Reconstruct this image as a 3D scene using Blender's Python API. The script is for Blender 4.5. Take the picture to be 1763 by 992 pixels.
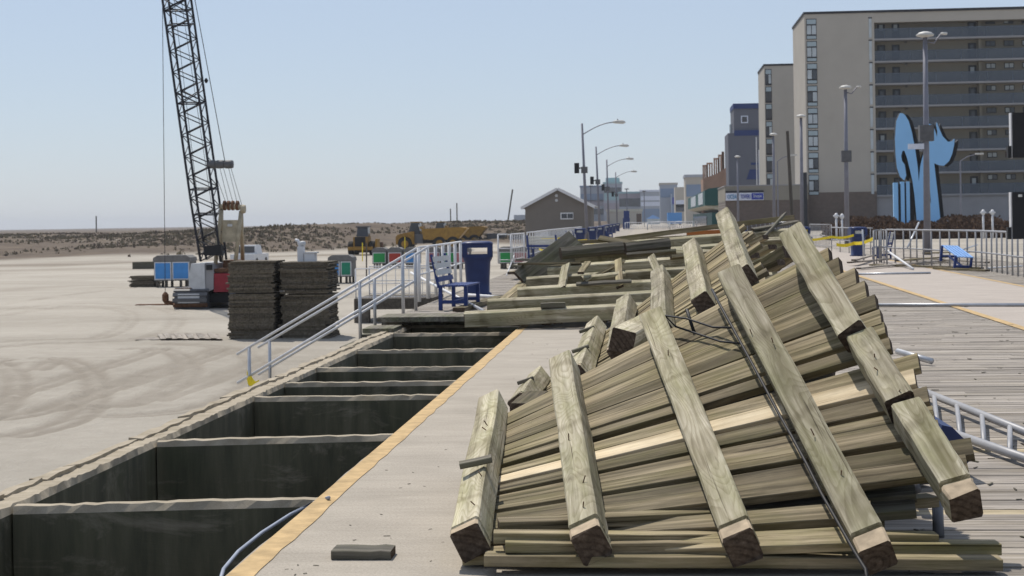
import bpy, bmesh, math, random
import numpy as np
from mathutils import Vector, Matrix
rad = math.radians
for o in list(bpy.data.objects): bpy.data.objects.remove(o)
scene = bpy.context.scene
COL = scene.collection
random.seed(7)

# ------------------------------------------------------------ camera
EYE = 1.6                      # eye height above the boardwalk (boardwalk surface is z = 0)
FPX, CX, CY = 2900.0, 881.5, 381.6     # focal length and principal point, photo pixels
cam_d = bpy.data.cameras.new('camera')
cam = bpy.data.objects.new('camera', cam_d); COL.objects.link(cam)
CR = Matrix.Rotation(rad(4.54), 3, 'Z') @ Matrix.Rotation(rad(90), 3, 'X') @ Matrix.Rotation(rad(-0.9), 3, 'Z')
cam.matrix_world = Matrix.Translation((0, 0, EYE)) @ CR.to_4x4()
cam_d.sensor_width = 36.0
cam_d.lens = 36.0 * FPX / 1763.0
cam_d.shift_y = -(496.0 - CY) / 1763.0
cam_d.clip_start = 0.1; cam_d.clip_end = 9000
cam_d.dof.use_dof = True; cam_d.dof.focus_distance = 10.5; cam_d.dof.aperture_fstop = 9.0
scene.camera = cam

# ------------------------------------------------------------ sky, sun, exposure
SUN = Vector((-0.27, 0.42, 0.865)).normalized()
world = bpy.data.worlds.new('World'); scene.world = world; world.use_nodes = True
wn = world.node_tree; bg = wn.nodes['Background']
sky = wn.nodes.new('ShaderNodeTexSky'); sky.sky_type = 'NISHITA'; sky.sun_disc = False
sky.sun_elevation = math.asin(SUN.z); sky.sun_rotation = math.atan2(SUN.x, SUN.y)
sky.air_density = 1.0; sky.dust_density = 0.35; sky.ozone_density = 2.5; sky.altitude = 0
veil = wn.nodes.new('ShaderNodeMix'); veil.data_type = 'RGBA'; veil.inputs[0].default_value = 0.6      # even haze over the whole sky
veil.inputs[7].default_value = (5.9, 6.75, 8.4, 1); wn.links.new(sky.outputs[0], veil.inputs[6])
wn.links.new(veil.outputs[2], bg.inputs[0]); bg.inputs[1].default_value = 0.096
sun_d = bpy.data.lights.new('sun', 'SUN'); sun_d.energy = 4.5; sun_d.angle = rad(0.53); sun_d.color = (1.0, 0.94, 0.85)
sun_o = bpy.data.objects.new('sun', sun_d); COL.objects.link(sun_o)
sun_o.rotation_euler = SUN.to_track_quat('Z', 'Y').to_euler()
scene.view_settings.view_transform = 'Standard'; scene.view_settings.look = 'None'
scene.view_settings.exposure = 0.0; scene.view_settings.gamma = 1.0

# ------------------------------------------------------------ pixel -> place
def ray(u, v): return CR @ Vector(((u - CX) / FPX, -(v - CY) / FPX, -1.0))
def P(u, v, z=0.0):
    d = ray(u, v); t = (z - EYE) / d.z
    return Vector((0, 0, EYE)) + d * t
def A(u, v, D):
    d = ray(u, v); return Vector((0, 0, EYE)) + d * (D / d.y)

# ------------------------------------------------------------ materials
def newmat(name):
    m = bpy.data.materials.new(name); m.use_nodes = True
    nt = m.node_tree; return m, nt, nt.nodes['Principled BSDF']
def N(nt, t, **kw):
    n = nt.nodes.new(t)
    for k, v in kw.items(): setattr(n, k, v)
    return n
def ramp(nt, fac, stops):
    r = N(nt, 'ShaderNodeValToRGB'); cr = r.color_ramp
    while len(cr.elements) > 1: cr.elements.remove(cr.elements[-1])
    for i, (p, c) in enumerate(stops):
        e = cr.elements[0] if i == 0 else cr.elements.new(p)
        e.position = p; e.color = (c[0], c[1], c[2], 1)
    nt.links.new(fac, r.inputs[0]); return r.outputs[0]
def mix(nt, f, a, b, mode='MIX'):
    n = N(nt, 'ShaderNodeMix', data_type='RGBA', blend_type=mode)
    for sock, val in ((n.inputs[0], f), (n.inputs[6], a), (n.inputs[7], b)):
        if hasattr(val, 'is_linked'): nt.links.new(val, sock)
        elif isinstance(val, (int, float)): sock.default_value = val
        else: sock.default_value = (val[0], val[1], val[2], 1)
    return n.outputs[2]
def noise(nt, vec, scale, detail=4, rough=.55, dist=0):
    n = N(nt, 'ShaderNodeTexNoise'); n.inputs['Scale'].default_value = scale; n.inputs['Detail'].default_value = detail
    n.inputs['Roughness'].default_value = rough; n.inputs['Distortion'].default_value = dist
    if vec is not None: nt.links.new(vec, n.inputs['Vector'])
    return n.outputs[0]
def mapping(nt, vec, sc):
    n = N(nt, 'ShaderNodeMapping'); n.inputs['Scale'].default_value = sc; nt.links.new(vec, n.inputs[0]); return n.outputs[0]
def bump(nt, b, h, strength, dist):
    n = N(nt, 'ShaderNodeBump'); n.inputs['Strength'].default_value = strength; n.inputs['Distance'].default_value = dist
    nt.links.new(h, n.inputs['Height']); nt.links.new(n.outputs[0], b.inputs['Normal'])
def plain(name, col, rough=.6, metal=0.0, var=.12, scale=3.0, spec=.3):
    m, nt, b = newmat(name); tc = N(nt, 'ShaderNodeTexCoord')
    f = noise(nt, tc.outputs['Object'], scale, 5, .6)
    c = ramp(nt, f, [(.3, [x * (1 - var) for x in col]), (.7, [min(1, x * (1 + var)) for x in col])])
    nt.links.new(c, b.inputs['Base Color']); b.inputs['Roughness'].default_value = rough; b.inputs['Metallic'].default_value = metal
    b.inputs['Specular IOR Level'].default_value = spec
    return m
def wood(name, light, dark, green=(.20, .21, .07), gamt=.5, rings=True, attr=False, val=.25):
    """weathered timber; grain runs along the object's local y"""
    m, nt, b = newmat(name); tc = N(nt, 'ShaderNodeTexCoord'); oi = N(nt, 'ShaderNodeObjectInfo')
    add = N(nt, 'ShaderNodeVectorMath', operation='MULTIPLY_ADD')
    add.inputs[1].default_value = (7.3, 11.1, 5.7)
    rv = N(nt, 'ShaderNodeCombineXYZ')
    if attr:
        at = N(nt, 'ShaderNodeAttribute'); at.attribute_name = 'rnd'; R = at.outputs['Fac']
    else: R = oi.outputs['Random']
    for i in range(3): nt.links.new(R, rv.inputs[i])
    nt.links.new(rv.outputs[0], add.inputs[0]); nt.links.new(tc.outputs['Object'], add.inputs[2])
    v = add.outputs[0]
    g1 = noise(nt, mapping(nt, v, (26, .9, 26)), 1.0, 6, .68, .5)
    base = ramp(nt, g1, [(.33, dark), (.5, [(a + c) / 2 for a, c in zip(light, dark)]), (.66, light)])
    hgt = g1
    if rings:
        cn = noise(nt, mapping(nt, v, (5.5, 1.15, 5.5)), 1.0, 1.2, .4, .5)
        mu = N(nt, 'ShaderNodeMath', operation='MULTIPLY'); mu.inputs[1].default_value = 21.0; nt.links.new(cn, mu.inputs[0])
        pp = N(nt, 'ShaderNodeMath', operation='FRACT'); nt.links.new(mu.outputs[0], pp.inputs[0])
        rc = ramp(nt, pp.outputs[0], [(0, (.55, .52, .44)), (.18, (.72, .70, .63)), (.45, (1, 1, .99)), (.9, (1.08, 1.08, 1.06)), (1, (.55, .52, .44))])
        base = mix(nt, .55, base, rc, 'MULTIPLY')
    ng = noise(nt, mapping(nt, v, (3.5, 1.1, 3.5)), 1.4, 5, .65)
    gf = ramp(nt, ng, [(.42, (0, 0, 0)), (.68, (gamt, gamt, gamt))])
    base = mix(nt, gf, base, green)
    st = noise(nt, mapping(nt, v, (11, .45, 11)), 1.0, 4, .6)
    base = mix(nt, .8, base, ramp(nt, st, [(.32, (.55, .52, .46)), (.52, (1, 1, 1)), (.7, (1.18, 1.17, 1.12))]), 'MULTIPLY')
    nd = noise(nt, mapping(nt, v, (6, 1.6, 6)), 1.0, 6, .7)
    df = ramp(nt, nd, [(.30, (.55, .53, .5)), (.5, (1, 1, 1))])
    base = mix(nt, .75, base, df, 'MULTIPLY')
    ck = noise(nt, mapping(nt, v, (75, .7, 75)), 1.0, 3, .5, .3)
    base = mix(nt, .9, base, ramp(nt, ck, [(.30, (.25, .22, .18)), (.36, (1, 1, 1))]), 'MULTIPLY')
    if rings:
        wy = N(nt, 'ShaderNodeTexWave', wave_type='BANDS', bands_direction='Y'); wy.inputs['Scale'].default_value = .34
        wy.inputs['Distortion'].default_value = 5.0; wy.inputs['Detail'].default_value = 3; wy.inputs['Detail Scale'].default_value = 2.5
        nt.links.new(v, wy.inputs['Vector'])
        base = mix(nt, .5, base, ramp(nt, wy.outputs['Fac'], [(0, (.5, .47, .4)), (.025, (.7, .68, .62)), (.07, (1, 1, 1))]), 'MULTIPLY')
    hs = N(nt, 'ShaderNodeHueSaturation'); mr = N(nt, 'ShaderNodeMapRange')
    mr.inputs['To Min'].default_value = 1 - val; mr.inputs['To Max'].default_value = 1 + val
    nt.links.new(R, mr.inputs['Value']); nt.links.new(mr.outputs[0], hs.inputs['Value']); nt.links.new(base, hs.inputs['Color'])
    nt.links.new(hs.outputs[0], b.inputs['Base Color'])
    b.inputs['Roughness'].default_value = .82; b.inputs['Specular IOR Level'].default_value = .2
    bump(nt, b, hgt, .5, .006)
    return m
M = {}
M['beam'] = wood('weathered_joist', (.50, .455, .355), (.24, .21, .14), (.20, .20, .08), .5, val=.22)
M['plank'] = wood('weathered_plank', (.37, .305, .20), (.085, .07, .04), (.145, .135, .04), .5, rings=False, val=.5)
M['fresh'] = wood('fresh_plank', (.80, .68, .48), (.62, .50, .33), (.5, .45, .3), .15, rings=False, val=.05)
def endmat():
    m, nt, b = newmat('end_grain'); tc = N(nt, 'ShaderNodeTexCoord'); oi = N(nt, 'ShaderNodeObjectInfo')
    ad = N(nt, 'ShaderNodeVectorMath', operation='MULTIPLY_ADD'); ad.inputs[1].default_value = (.25, 0, .3); cv = N(nt, 'ShaderNodeCombineXYZ')
    for i in range(3): nt.links.new(oi.outputs['Random'], cv.inputs[i])
    nt.links.new(cv.outputs[0], ad.inputs[0]); nt.links.new(tc.outputs['Object'], ad.inputs[2])
    w = N(nt, 'ShaderNodeTexWave', wave_type='RINGS', rings_direction='Y'); w.inputs['Scale'].default_value = 9; w.inputs['Distortion'].default_value = 2.5; w.inputs['Detail'].default_value = 3
    nt.links.new(ad.outputs[0], w.inputs['Vector']); n = noise(nt, tc.outputs['Object'], 26, 6, .7)
    c = ramp(nt, n, [(.3, (.035, .026, .019)), (.55, (.09, .067, .05)), (.75, (.16, .125, .095))])
    c = mix(nt, .7, c, ramp(nt, w.outputs['Fac'], [(0, (.55, .52, .5)), (.5, (1, 1, 1))]), 'MULTIPLY')
    nt.links.new(c, b.inputs['Base Color']); b.inputs['Roughness'].default_value = .9; b.inputs['Specular IOR Level'].default_value = .1; bump(nt, b, n, .6, .01); return m
M['endgrain'] = endmat()
M['sawn'] = plain('sawn_face', (.38, .30, .205), .85, var=.3, scale=14)
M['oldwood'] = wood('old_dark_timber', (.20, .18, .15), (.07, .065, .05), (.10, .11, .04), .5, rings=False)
M['matwood'] = wood('deck_mat_wood', (.20, .17, .13), (.09, .075, .06), (.12, .11, .06), .3, rings=False)
M['greyplank'] = wood('grey_deck_plank', (.365, .33, .295), (.195, .175, .155), (.40, .35, .27), .35, rings=False, val=.16)
M['deck'] = wood('grey_decking', (.365, .33, .295), (.195, .175, .155), (.40, .35, .27), .35, rings=False, attr=True, val=.22)
M['tanplank'] = wood('tan_deck_plank', (.52, .44, .31), (.36, .30, .2), (.4, .35, .2), .2, rings=False, val=.08)
M['white'] = plain('white_painted_metal', (.62, .62, .63), .45, .0, .08, 4)
M['railgrey'] = plain('grey_railing_paint', (.29, .29, .30), .5, .1, .1, 5)
M['galv'] = plain('galvanised_pipe', (.46, .47, .49), .38, .6, .12, 6)
M['blue'] = plain('navy_plastic', (.018, .032, .105), .42, 0, .15, 5)
M['bluep'] = plain('blue_painted_wood', (.022, .045, .17), .55, 0, .25, 9)
M['bluel'] = plain('tent_and_sunlit_slat_blue', (.20, .36, .66), .5, 0, .15, 8)  # tent colour; also stands for sunlight on the broken bench slats
M['label'] = plain('worn_label', (.55, .55, .52), .6, 0, .25, 30)
M['black'] = plain('black_paint', (.012, .012, .014), .6, 0, .2, 5)
M['steel'] = plain('dark_lattice_steel', (.022, .022, .028), .5, .2, .3, 6)
M['tan'] = plain('tan_machine_paint', (.36, .31, .22), .6, 0, .25, 5)
M['rust'] = plain('rusty_steel', (.13, .065, .035), .8, .2, .5, 9)
M['lgrey'] = plain('light_grey_paint', (.50, .51, .52), .5, 0, .14, 3)
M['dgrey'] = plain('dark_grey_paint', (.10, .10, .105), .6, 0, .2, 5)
M['red'] = plain('red_machine_paint', (.24, .018, .028), .5, 0, .2, 4)
M['yellowm'] = plain('yellow_machine_paint', (.27, .15, .024), .55, 0, .25, 3)
M['tyre'] = plain('tyre_rubber', (.022, .021, .02), .9, 0, .3, 8)
M['cable'] = plain('steel_cable', (.05, .05, .055), .6, .3, .1, 8)
M['hose'] = plain('grey_blue_hose', (.30, .33, .40), .4, 0, .1, 8)
M['tape'] = plain('yellow_tape', (.78, .60, .02), .5, 0, .12, 8)
M['lgreen'] = plain('green_locker_door', (.025, .27, .07), .6, 0, .12, 3)
M['lgreen2'] = plain('teal_locker_door', (.02, .22, .13), .6, 0, .12, 3)
M['lred'] = plain('red_locker_door', (.36, .045, .03), .6, 0, .12, 3)
M['lpink'] = plain('faded_red_door', (.34, .12, .13), .6, 0, .12, 3)
M['lblue'] = plain('blue_locker_door', (.06, .24, .56), .6, 0, .1, 3)
M['canvas'] = plain('grey_canvas', (.16, .155, .15), .9, 0, .2, 4)
M['lampgrey'] = plain('lamp_post_grey', (.19, .19, .22), .5, .3, .12, 3)
M['lamphead'] = plain('lamp_head', (.50, .49, .46), .5, 0, .1, 3)
M['pole'] = wood('utility_pole', (.15, .13, .11), (.07, .06, .05), (.1, .1, .08), .2, rings=False)
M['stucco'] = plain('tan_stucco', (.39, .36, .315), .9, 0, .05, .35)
M['stucco2'] = plain('stucco_with_painted_shade', (.24, .22, .18), .9, 0, .06, .35)  # darker copy of the tan stucco, gallery shade mixed into its colour
M['rooftrim'] = plain('dark_roof_trim', (.02, .02, .025), .6)
M['concgrey'] = plain('grey_parapet_concrete', (.27, .265, .27), .9, 0, .08, .5)
M['parapet'] = plain('blue_grey_railing_panel', (.10, .125, .16), .55, 0, .08, .6)
M['doorb'] = plain('dark_door', (.022, .024, .03), .4, 0, .2, 3)
M['winlight'] = plain('pale_curtained_pane', (.42, .46, .48), .25, 0, .12, 1)
M['windark'] = plain('dark_pane', (.05, .055, .065), .12, 0, .2, 1, .5)
M['winblue'] = plain('spandrel_panel', (.33, .40, .43), .4, 0, .06, 1)
M['winred'] = plain('red_curtained_pane', (.42, .10, .07), .4, 0, .1, 2)
M['hedge'] = plain('bare_hedge', (.075, .045, .03), .95, 0, .5, 3)
M['siding'] = plain('taupe_siding', (.17, .15, .13), .8, 0, .06, 1)
M['shingle'] = plain('grey_roof', (.28, .28, .28), .8, 0, .1, 2)
M['tealg'] = plain('dark_green_fascia', (.008, .07, .065), .6, 0, .1, .6)
M['awning'] = plain('cream_soffit', (.46, .44, .36), .8, 0, .15, 2)
M['tower'] = plain('slate_tower_wall', (.12, .125, .15), .8, 0, .05, .3)
M['towerblue'] = plain('navy_band', (.015, .035, .14), .6)
M['brownwall'] = plain('terracotta_wall', (.34, .21, .15), .85, 0, .15, .5)
M['sculpt'] = plain('sky_blue_sculpture', (.25, .50, .80), .45, 0, .04, .6)
M['signblue'] = plain('sign_blue', (.03, .05, .30), .5)
M['signwhite'] = plain('sign_white', (.60, .63, .72), .5)
M['teal_text'] = plain('teal_lettering', (.03, .20, .38), .5)
M['orange'] = plain('rust_orange_board', (.36, .12, .03), .7)
M['yline'] = plain('yellow_line_paint', (.44, .31, .155), .9, 0, .25, 7)

def concrete(name, c1, c2, pits=True, sc=1.0):
    m, nt, b = newmat(name); tc = N(nt, 'ShaderNodeTexCoord'); v = tc.outputs['Object']
    f = noise(nt, mapping(nt, v, (.9, 1.6, .9)), 1.3 * sc, 6, .65)
    c = ramp(nt, f, [(.3, c1), (.7, c2)])
    g = noise(nt, v, 70 * sc, 3, .7)
    c = mix(nt, .8, c, ramp(nt, g, [(.32, (.72, .72, .72)), (.55, (1, 1, 1)), (.75, (1.12, 1.12, 1.12))]), 'MULTIPLY')
    s = noise(nt, mapping(nt, v, (.5, 9, 1)), 2.0, 4, .7)
    c = mix(nt, .5, c, ramp(nt, s, [(.3, (.82, .81, .8)), (.6, (1, 1, 1))]), 'MULTIPLY')
    nt.links.new(c, b.inputs['Base Color']); b.inputs['Roughness'].default_value = .9; b.inputs['Specular IOR Level'].default_value = .2
    bump(nt, b, g, .35, .004); return m
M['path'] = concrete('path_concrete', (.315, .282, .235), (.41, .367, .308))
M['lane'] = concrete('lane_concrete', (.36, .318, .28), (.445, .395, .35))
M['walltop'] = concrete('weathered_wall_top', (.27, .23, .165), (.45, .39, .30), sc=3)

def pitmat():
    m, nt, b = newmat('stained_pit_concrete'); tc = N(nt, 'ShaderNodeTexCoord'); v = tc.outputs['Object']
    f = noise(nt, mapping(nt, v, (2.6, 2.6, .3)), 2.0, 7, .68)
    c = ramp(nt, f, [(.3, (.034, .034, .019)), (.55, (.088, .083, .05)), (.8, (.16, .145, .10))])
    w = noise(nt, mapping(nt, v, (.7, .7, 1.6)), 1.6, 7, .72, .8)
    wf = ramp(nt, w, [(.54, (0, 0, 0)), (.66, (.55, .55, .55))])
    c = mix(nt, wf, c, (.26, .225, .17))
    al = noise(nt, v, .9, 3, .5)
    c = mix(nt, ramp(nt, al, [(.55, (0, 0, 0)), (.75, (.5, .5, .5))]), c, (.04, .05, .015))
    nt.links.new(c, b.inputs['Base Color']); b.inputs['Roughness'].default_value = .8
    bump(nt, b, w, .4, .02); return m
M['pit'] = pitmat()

def sandmat():
    m, nt, b = newmat('beach_sand'); tc = N(nt, 'ShaderNodeTexCoord'); v = tc.outputs['Object']
    f = noise(nt, mapping(nt, v, (.06, .16, 1)), 1.0, 8, .62, .6)
    c = ramp(nt, f, [(.28, (.29, .262, .218)), (.5, (.37, .338, .288)), (.72, (.43, .395, .34))])
    g = noise(nt, v, 2.2, 8, .7)
    c = mix(nt, .6, c, ramp(nt, g, [(.3, (.86, .85, .84)), (.6, (1.03, 1.03, 1.03))]), 'MULTIPLY')
    at = N(nt, 'ShaderNodeAttribute'); at.attribute_name = 'damp'
    c = mix(nt, at.outputs['Fac'], c, (.19, .16, .125))
    av = N(nt, 'ShaderNodeAttribute'); av.attribute_name = 'veg'
    n2 = noise(nt, mapping(nt, v, (.035, .05, .05)), 1.5, 8, .7)
    vf = N(nt, 'ShaderNodeMath', operation='MULTIPLY'); nt.links.new(av.outputs['Fac'], vf.inputs[0])
    vr = ramp(nt, n2, [(.28, (0, 0, 0)), (.38, (1, 1, 1))]); nt.links.new(vr, vf.inputs[1])
    n3 = noise(nt, mapping(nt, v, (.2, .2, .2)), 1.5, 8, .7)
    vc = ramp(nt, n3, [(.3, (.075, .057, .045)), (.55, (.125, .098, .073)), (.75, (.19, .15, .108))])
    c = mix(nt, vf.outputs[0], c, vc)
    nt.links.new(c, b.inputs['Base Color']); b.inputs['Roughness'].default_value = .95; b.inputs['Specular IOR Level'].default_value = .15
    g3 = noise(nt, mapping(nt, v, (1, .8, 1)), 4, 10, .75); bump(nt, b, g3, .9, .09); return m
M['sand'] = sandmat()
def brickmat():
    m, nt, b = newmat('brown_brick'); tc = N(nt, 'ShaderNodeTexCoord')
    br = N(nt, 'ShaderNodeTexBrick'); br.inputs['Scale'].default_value = 1.6
    br.inputs['Color1'].default_value = (.10, .075, .06, 1); br.inputs['Color2'].default_value = (.14, .10, .08, 1); br.inputs['Mortar'].default_value = (.17, .15, .13, 1)
    sx = N(nt, 'ShaderNodeSeparateXYZ'); cx = N(nt, 'ShaderNodeCombineXYZ'); nt.links.new(tc.outputs['Object'], sx.inputs[0])
    nt.links.new(sx.outputs[0], cx.inputs[0]); nt.links.new(sx.outputs[2], cx.inputs[1]); nt.links.new(cx.outputs[0], br.inputs['Vector'])
    nt.links.new(br.outputs[0], b.inputs['Base Color']); b.inputs['Roughness'].default_value = .9; return m
M['brick'] = brickmat()
def glassmat():
    m, nt, b = newmat('railing_screen'); out = nt.nodes['Material Output']
    t = N(nt, 'ShaderNodeBsdfTransparent'); mx = N(nt, 'ShaderNodeMixShader'); mx.inputs[0].default_value = .5
    b.inputs['Base Color'].default_value = (.085, .11, .145, 1); b.inputs['Roughness'].default_value = .5
    nt.links.new(t.outputs[0], mx.inputs[1]); nt.links.new(b.outputs[0], mx.inputs[2]); nt.links.new(mx.outputs[0], out.inputs[0]); return m
M['screen'] = glassmat()

# ------------------------------------------------------------ builders
class MB:
    def __init__(s): s.v = []; s.f = []; s.mi = []
    def add(s, vs, fs, mi=0):
        n = len(s.v); s.v += [Vector(p) for p in vs]; s.f += [[i + n for i in f] for f in fs]; s.mi += [mi] * len(fs); return s
    def box(s, lo, hi, R=None, c=None, mi=0):
        x0, y0, z0 = lo; x1, y1, z1 = hi
        vs = [Vector(p) for p in ((x0, y0, z0), (x1, y0, z0), (x1, y1, z0), (x0, y1, z0), (x0, y0, z1), (x1, y0, z1), (x1, y1, z1), (x0, y1, z1))]
        if R is not None: vs = [R @ p for p in vs]
        if c is not None: vs = [p + Vector(c) for p in vs]
        return s.add(vs, [(0, 3, 2, 1), (4, 5, 6, 7), (0, 1, 5, 4), (1, 2, 6, 5), (2, 3, 7, 6), (3, 0, 4, 7)], mi)
    def tube(s, pts, r, n=8, mi=0, closed=True):
        pts = [Vector(p) for p in pts]; rs = r if isinstance(r, (list, tuple)) else [r] * len(pts)
        rings = []; up0 = None
        for i, p in enumerate(pts):
            d = (pts[min(i + 1, len(pts) - 1)] - pts[max(i - 1, 0)]).normalized()
            a = up0 if up0 is not None else (Vector((0, 0, 1)) if abs(d.z) < .9 else Vector((1, 0, 0)))
            x = d.cross(a).normalized(); y = x.cross(d).normalized(); up0 = y
            rings.append([p + (x * math.cos(2 * math.pi * k / n) + y * math.sin(2 * math.pi * k / n)) * rs[i] for k in range(n)])
        fs = []
        for i in range(len(pts) - 1):
            for k in range(n): fs.append((i * n + k, i * n + (k + 1) % n, (i + 1) * n + (k + 1) % n, (i + 1) * n + k))
        if closed: fs += [tuple(range(n))[::-1], tuple(range((len(pts) - 1) * n, len(pts) * n))]
        return s.add([q for g in rings for q in g], fs, mi)
    def lathe(s, prof, n=16, c=(0, 0, 0), sq=None, axis='z', mi=0):
        """prof: list of (r, h); sq: superellipse exponent"""
        vs = []
        for r, h in prof:
            for k in range(n):
                a = 2 * math.pi * (k + .5) / n; ca, sa = math.cos(a), math.sin(a)
                q = r if sq is None else r / (abs(ca) ** sq + abs(sa) ** sq) ** (1 / sq)
                p = (q * ca, q * sa, h)
                if axis == 'x': p = (h, q * ca, q * sa)
                if axis == 'y': p = (q * ca, h, q * sa)
                vs.append(Vector(p) + Vector(c))
        fs = []
        for i in range(len(prof) - 1):
            for k in range(n): fs.append((i * n + k, i * n + (k + 1) % n, (i + 1) * n + (k + 1) % n, (i + 1) * n + k))
        fs += [tuple(range(n))[::-1], tuple(range((len(prof) - 1) * n, len(prof) * n))]
        return s.add(vs, fs, mi)
    def prism(s, poly, d, mi=0):
        """poly: world points of a planar outline, extruded by vector d"""
        n = len(poly); d = Vector(d)
        return s.add([Vector(p) for p in poly] + [Vector(p) + d for p in poly],
                     [tuple(range(n)), tuple(range(n, 2 * n))[::-1]] + [(i, i + n, (i + 1) % n + n, (i + 1) % n) for i in range(n)], mi)
    def mesh(s, name, mats, off=Vector((0, 0, 0)), smooth=False):
        me = bpy.data.meshes.new(name); me.from_pydata([p - off for p in s.v], [], s.f)
        for m in (mats if isinstance(mats, (list, tuple)) else [mats]): me.materials.append(M[m] if isinstance(m, str) else m)
        if any(s.mi): me.polygons.foreach_set('material_index', s.mi)
        if smooth: me.polygons.foreach_set('use_smooth', [True] * len(me.polygons))
        bm = bmesh.new(); bm.from_mesh(me); bmesh.ops.recalc_face_normals(bm, faces=bm.faces); bm.to_mesh(me); bm.free()
        return me
    def build(s, name, mats, parent=None, smooth=False, off=None):
        o = bpy.data.objects.new(name, None if False else s.mesh(name, mats, off if off is not None else (parent_origin(parent)), smooth))
        COL.objects.link(o)
        if parent is not None: o.parent = parent
        return o
ORIG = {}
def parent_origin(p):
    o = Vector((0, 0, 0))
    while p is not None: o += p.location; p = p.parent
    return o
def tag(o, label=None, cat=None, group=None, kind=None):
    if label: o['label'] = label
    if cat: o['category'] = cat
    if group: o['group'] = group
    if kind: o['kind'] = kind
    return o
def thing(name, label, cat, loc=(0, 0, 0), group=None):
    o = bpy.data.objects.new(name, None); COL.objects.link(o); o.location = loc; o.empty_display_size = .2
    return tag(o, label, cat, group)
def copy_tree(o, parent=None):
    c = o.copy(); COL.objects.link(c); c.parent = parent
    for ch in list(o.children): copy_tree(ch, c)
    return c
def solo(name, mb, mats, label, cat, group=None, smooth=False, loc=None):
    """a thing that is a single mesh, its origin at loc"""
    off = Vector(loc) if loc is not None else sum(mb.v, Vector()) / len(mb.v)
    o = mb.build(name, mats, None, smooth, off); o.location = off
    return tag(o, label, cat, group)

def timber_mesh(name, L, w, h, mats, seg=8, jit=.004, cham=.008, notch=(), freshend=None, broken=None, rs=None, twist=None):
    """beam of length L along y, section w x h, chamfered; mats = (body, end grain, sawn)"""
    r = random.Random(rs if rs is not None else L * 1000 + w * 77)
    ys = [-L / 2 + L * i / seg for i in range(seg + 1)]
    for n0 in notch: ys += [n0 - .017, n0 - .016, n0 + .016, n0 + .017]
    if freshend: ys += [-L / 2 + freshend]
    ys = sorted(set(round(y, 4) for y in ys))
    v = []; f = []; mi = []
    for y in ys:
        inn = any(abs(y - n0) < .0165 for n0 in notch)
        jx, jz, js = r.uniform(-jit, jit), r.uniform(-jit, jit), 1 + r.uniform(-jit, jit) * 3
        a, b2, c = w / 2 * js, h / 2 * js, cham
        top = b2 - (.06 if inn else 0)
        for (x, z) in ((-a + c, -b2), (a - c, -b2), (a, -b2 + c), (a, top - c), (a - c, top), (-a + c, top), (-a, top - c), (-a, -b2 + c)):
            yy = y
            if broken and abs(y) > L / 2 - 1e-3 and y < 0: yy += r.uniform(0, broken)
            if twist:
                a_ = twist[0] + (twist[1] - twist[0]) * (y / L + .5); x, z = x * math.cos(a_) + z * math.sin(a_), z * math.cos(a_) - x * math.sin(a_)
            v.append((x + jx, yy, z + jz))
    for i in range(len(ys) - 1):
        for k in range(8):
            f.append((i * 8 + k, i * 8 + (k + 1) % 8, (i + 1) * 8 + (k + 1) % 8, (i + 1) * 8 + k))
            mi.append(2 if (freshend and ys[i + 1] <= -L / 2 + freshend + 1e-4 and k in (3, 4, 5)) else 0)
    n = len(ys) - 1
    f += [tuple(range(8))[::-1], tuple(range(n * 8, n * 8 + 8))]; mi += [1, 1]
    me = bpy.data.meshes.new(name); me.from_pydata(v, [], f)
    for m in mats: me.materials.append(M[m])
    me.polygons.foreach_set('material_index', mi)
    bm = bmesh.new(); bm.from_mesh(me); bmesh.ops.recalc_face_normals(bm, faces=bm.faces); bm.to_mesh(me); bm.free()
    return me
def frame(p0, p1, up):
    y = (p1 - p0).normalized(); x = y.cross(up).normalized(); z = x.cross(y).normalized()
    return Matrix((x, y, z)).transposed().to_4x4()
PLANKS = {}
def plank_mesh(L, w=.14, h=.045, mats=('plank', 'endgrain', 'sawn'), var=0):
    k = (round(L, 1), w, h, mats, var)
    if k not in PLANKS: PLANKS[k] = timber_mesh('plank', round(L, 1), w, h, mats, seg=4, jit=.0025, cham=.003, rs=var * 31 + int(L * 10))
    return PLANKS[k]
def put(name, me, p0, p1, up, parent=None, L=None):
    """place a timber mesh between two points"""
    o = bpy.data.objects.new(name, me); COL.objects.link(o)
    o0 = parent_origin(parent)
    mtx = Matrix.Translation((p0 + p1) / 2 - o0) @ frame(p0, p1, up)
    if L: mtx = mtx @ Matrix.Diagonal((1, (p1 - p0).length / L, 1, 1))
    if parent is not None: o.parent = parent
    o.matrix_basis = mtx
    return o
def board(name, p0, p1, label, w=.14, h=.045, mat='plank', up=(0, 0, 1), group=None, cat='plank', roll=0, cham=.003):
    p0, p1 = Vector(p0), Vector(p1); L = (p1 - p0).length
    me = timber_mesh(name, L, w, h, (mat, 'endgrain', 'sawn'), seg=6, jit=.004, cham=cham, rs=int(L * 997) % 1000)
    u = Vector(up)
    if roll: u = Matrix.Rotation(roll, 3, (p1 - p0).normalized()) @ u
    o = put(name, me, p0, p1, u)
    return tag(o, label, cat, group)
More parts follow.
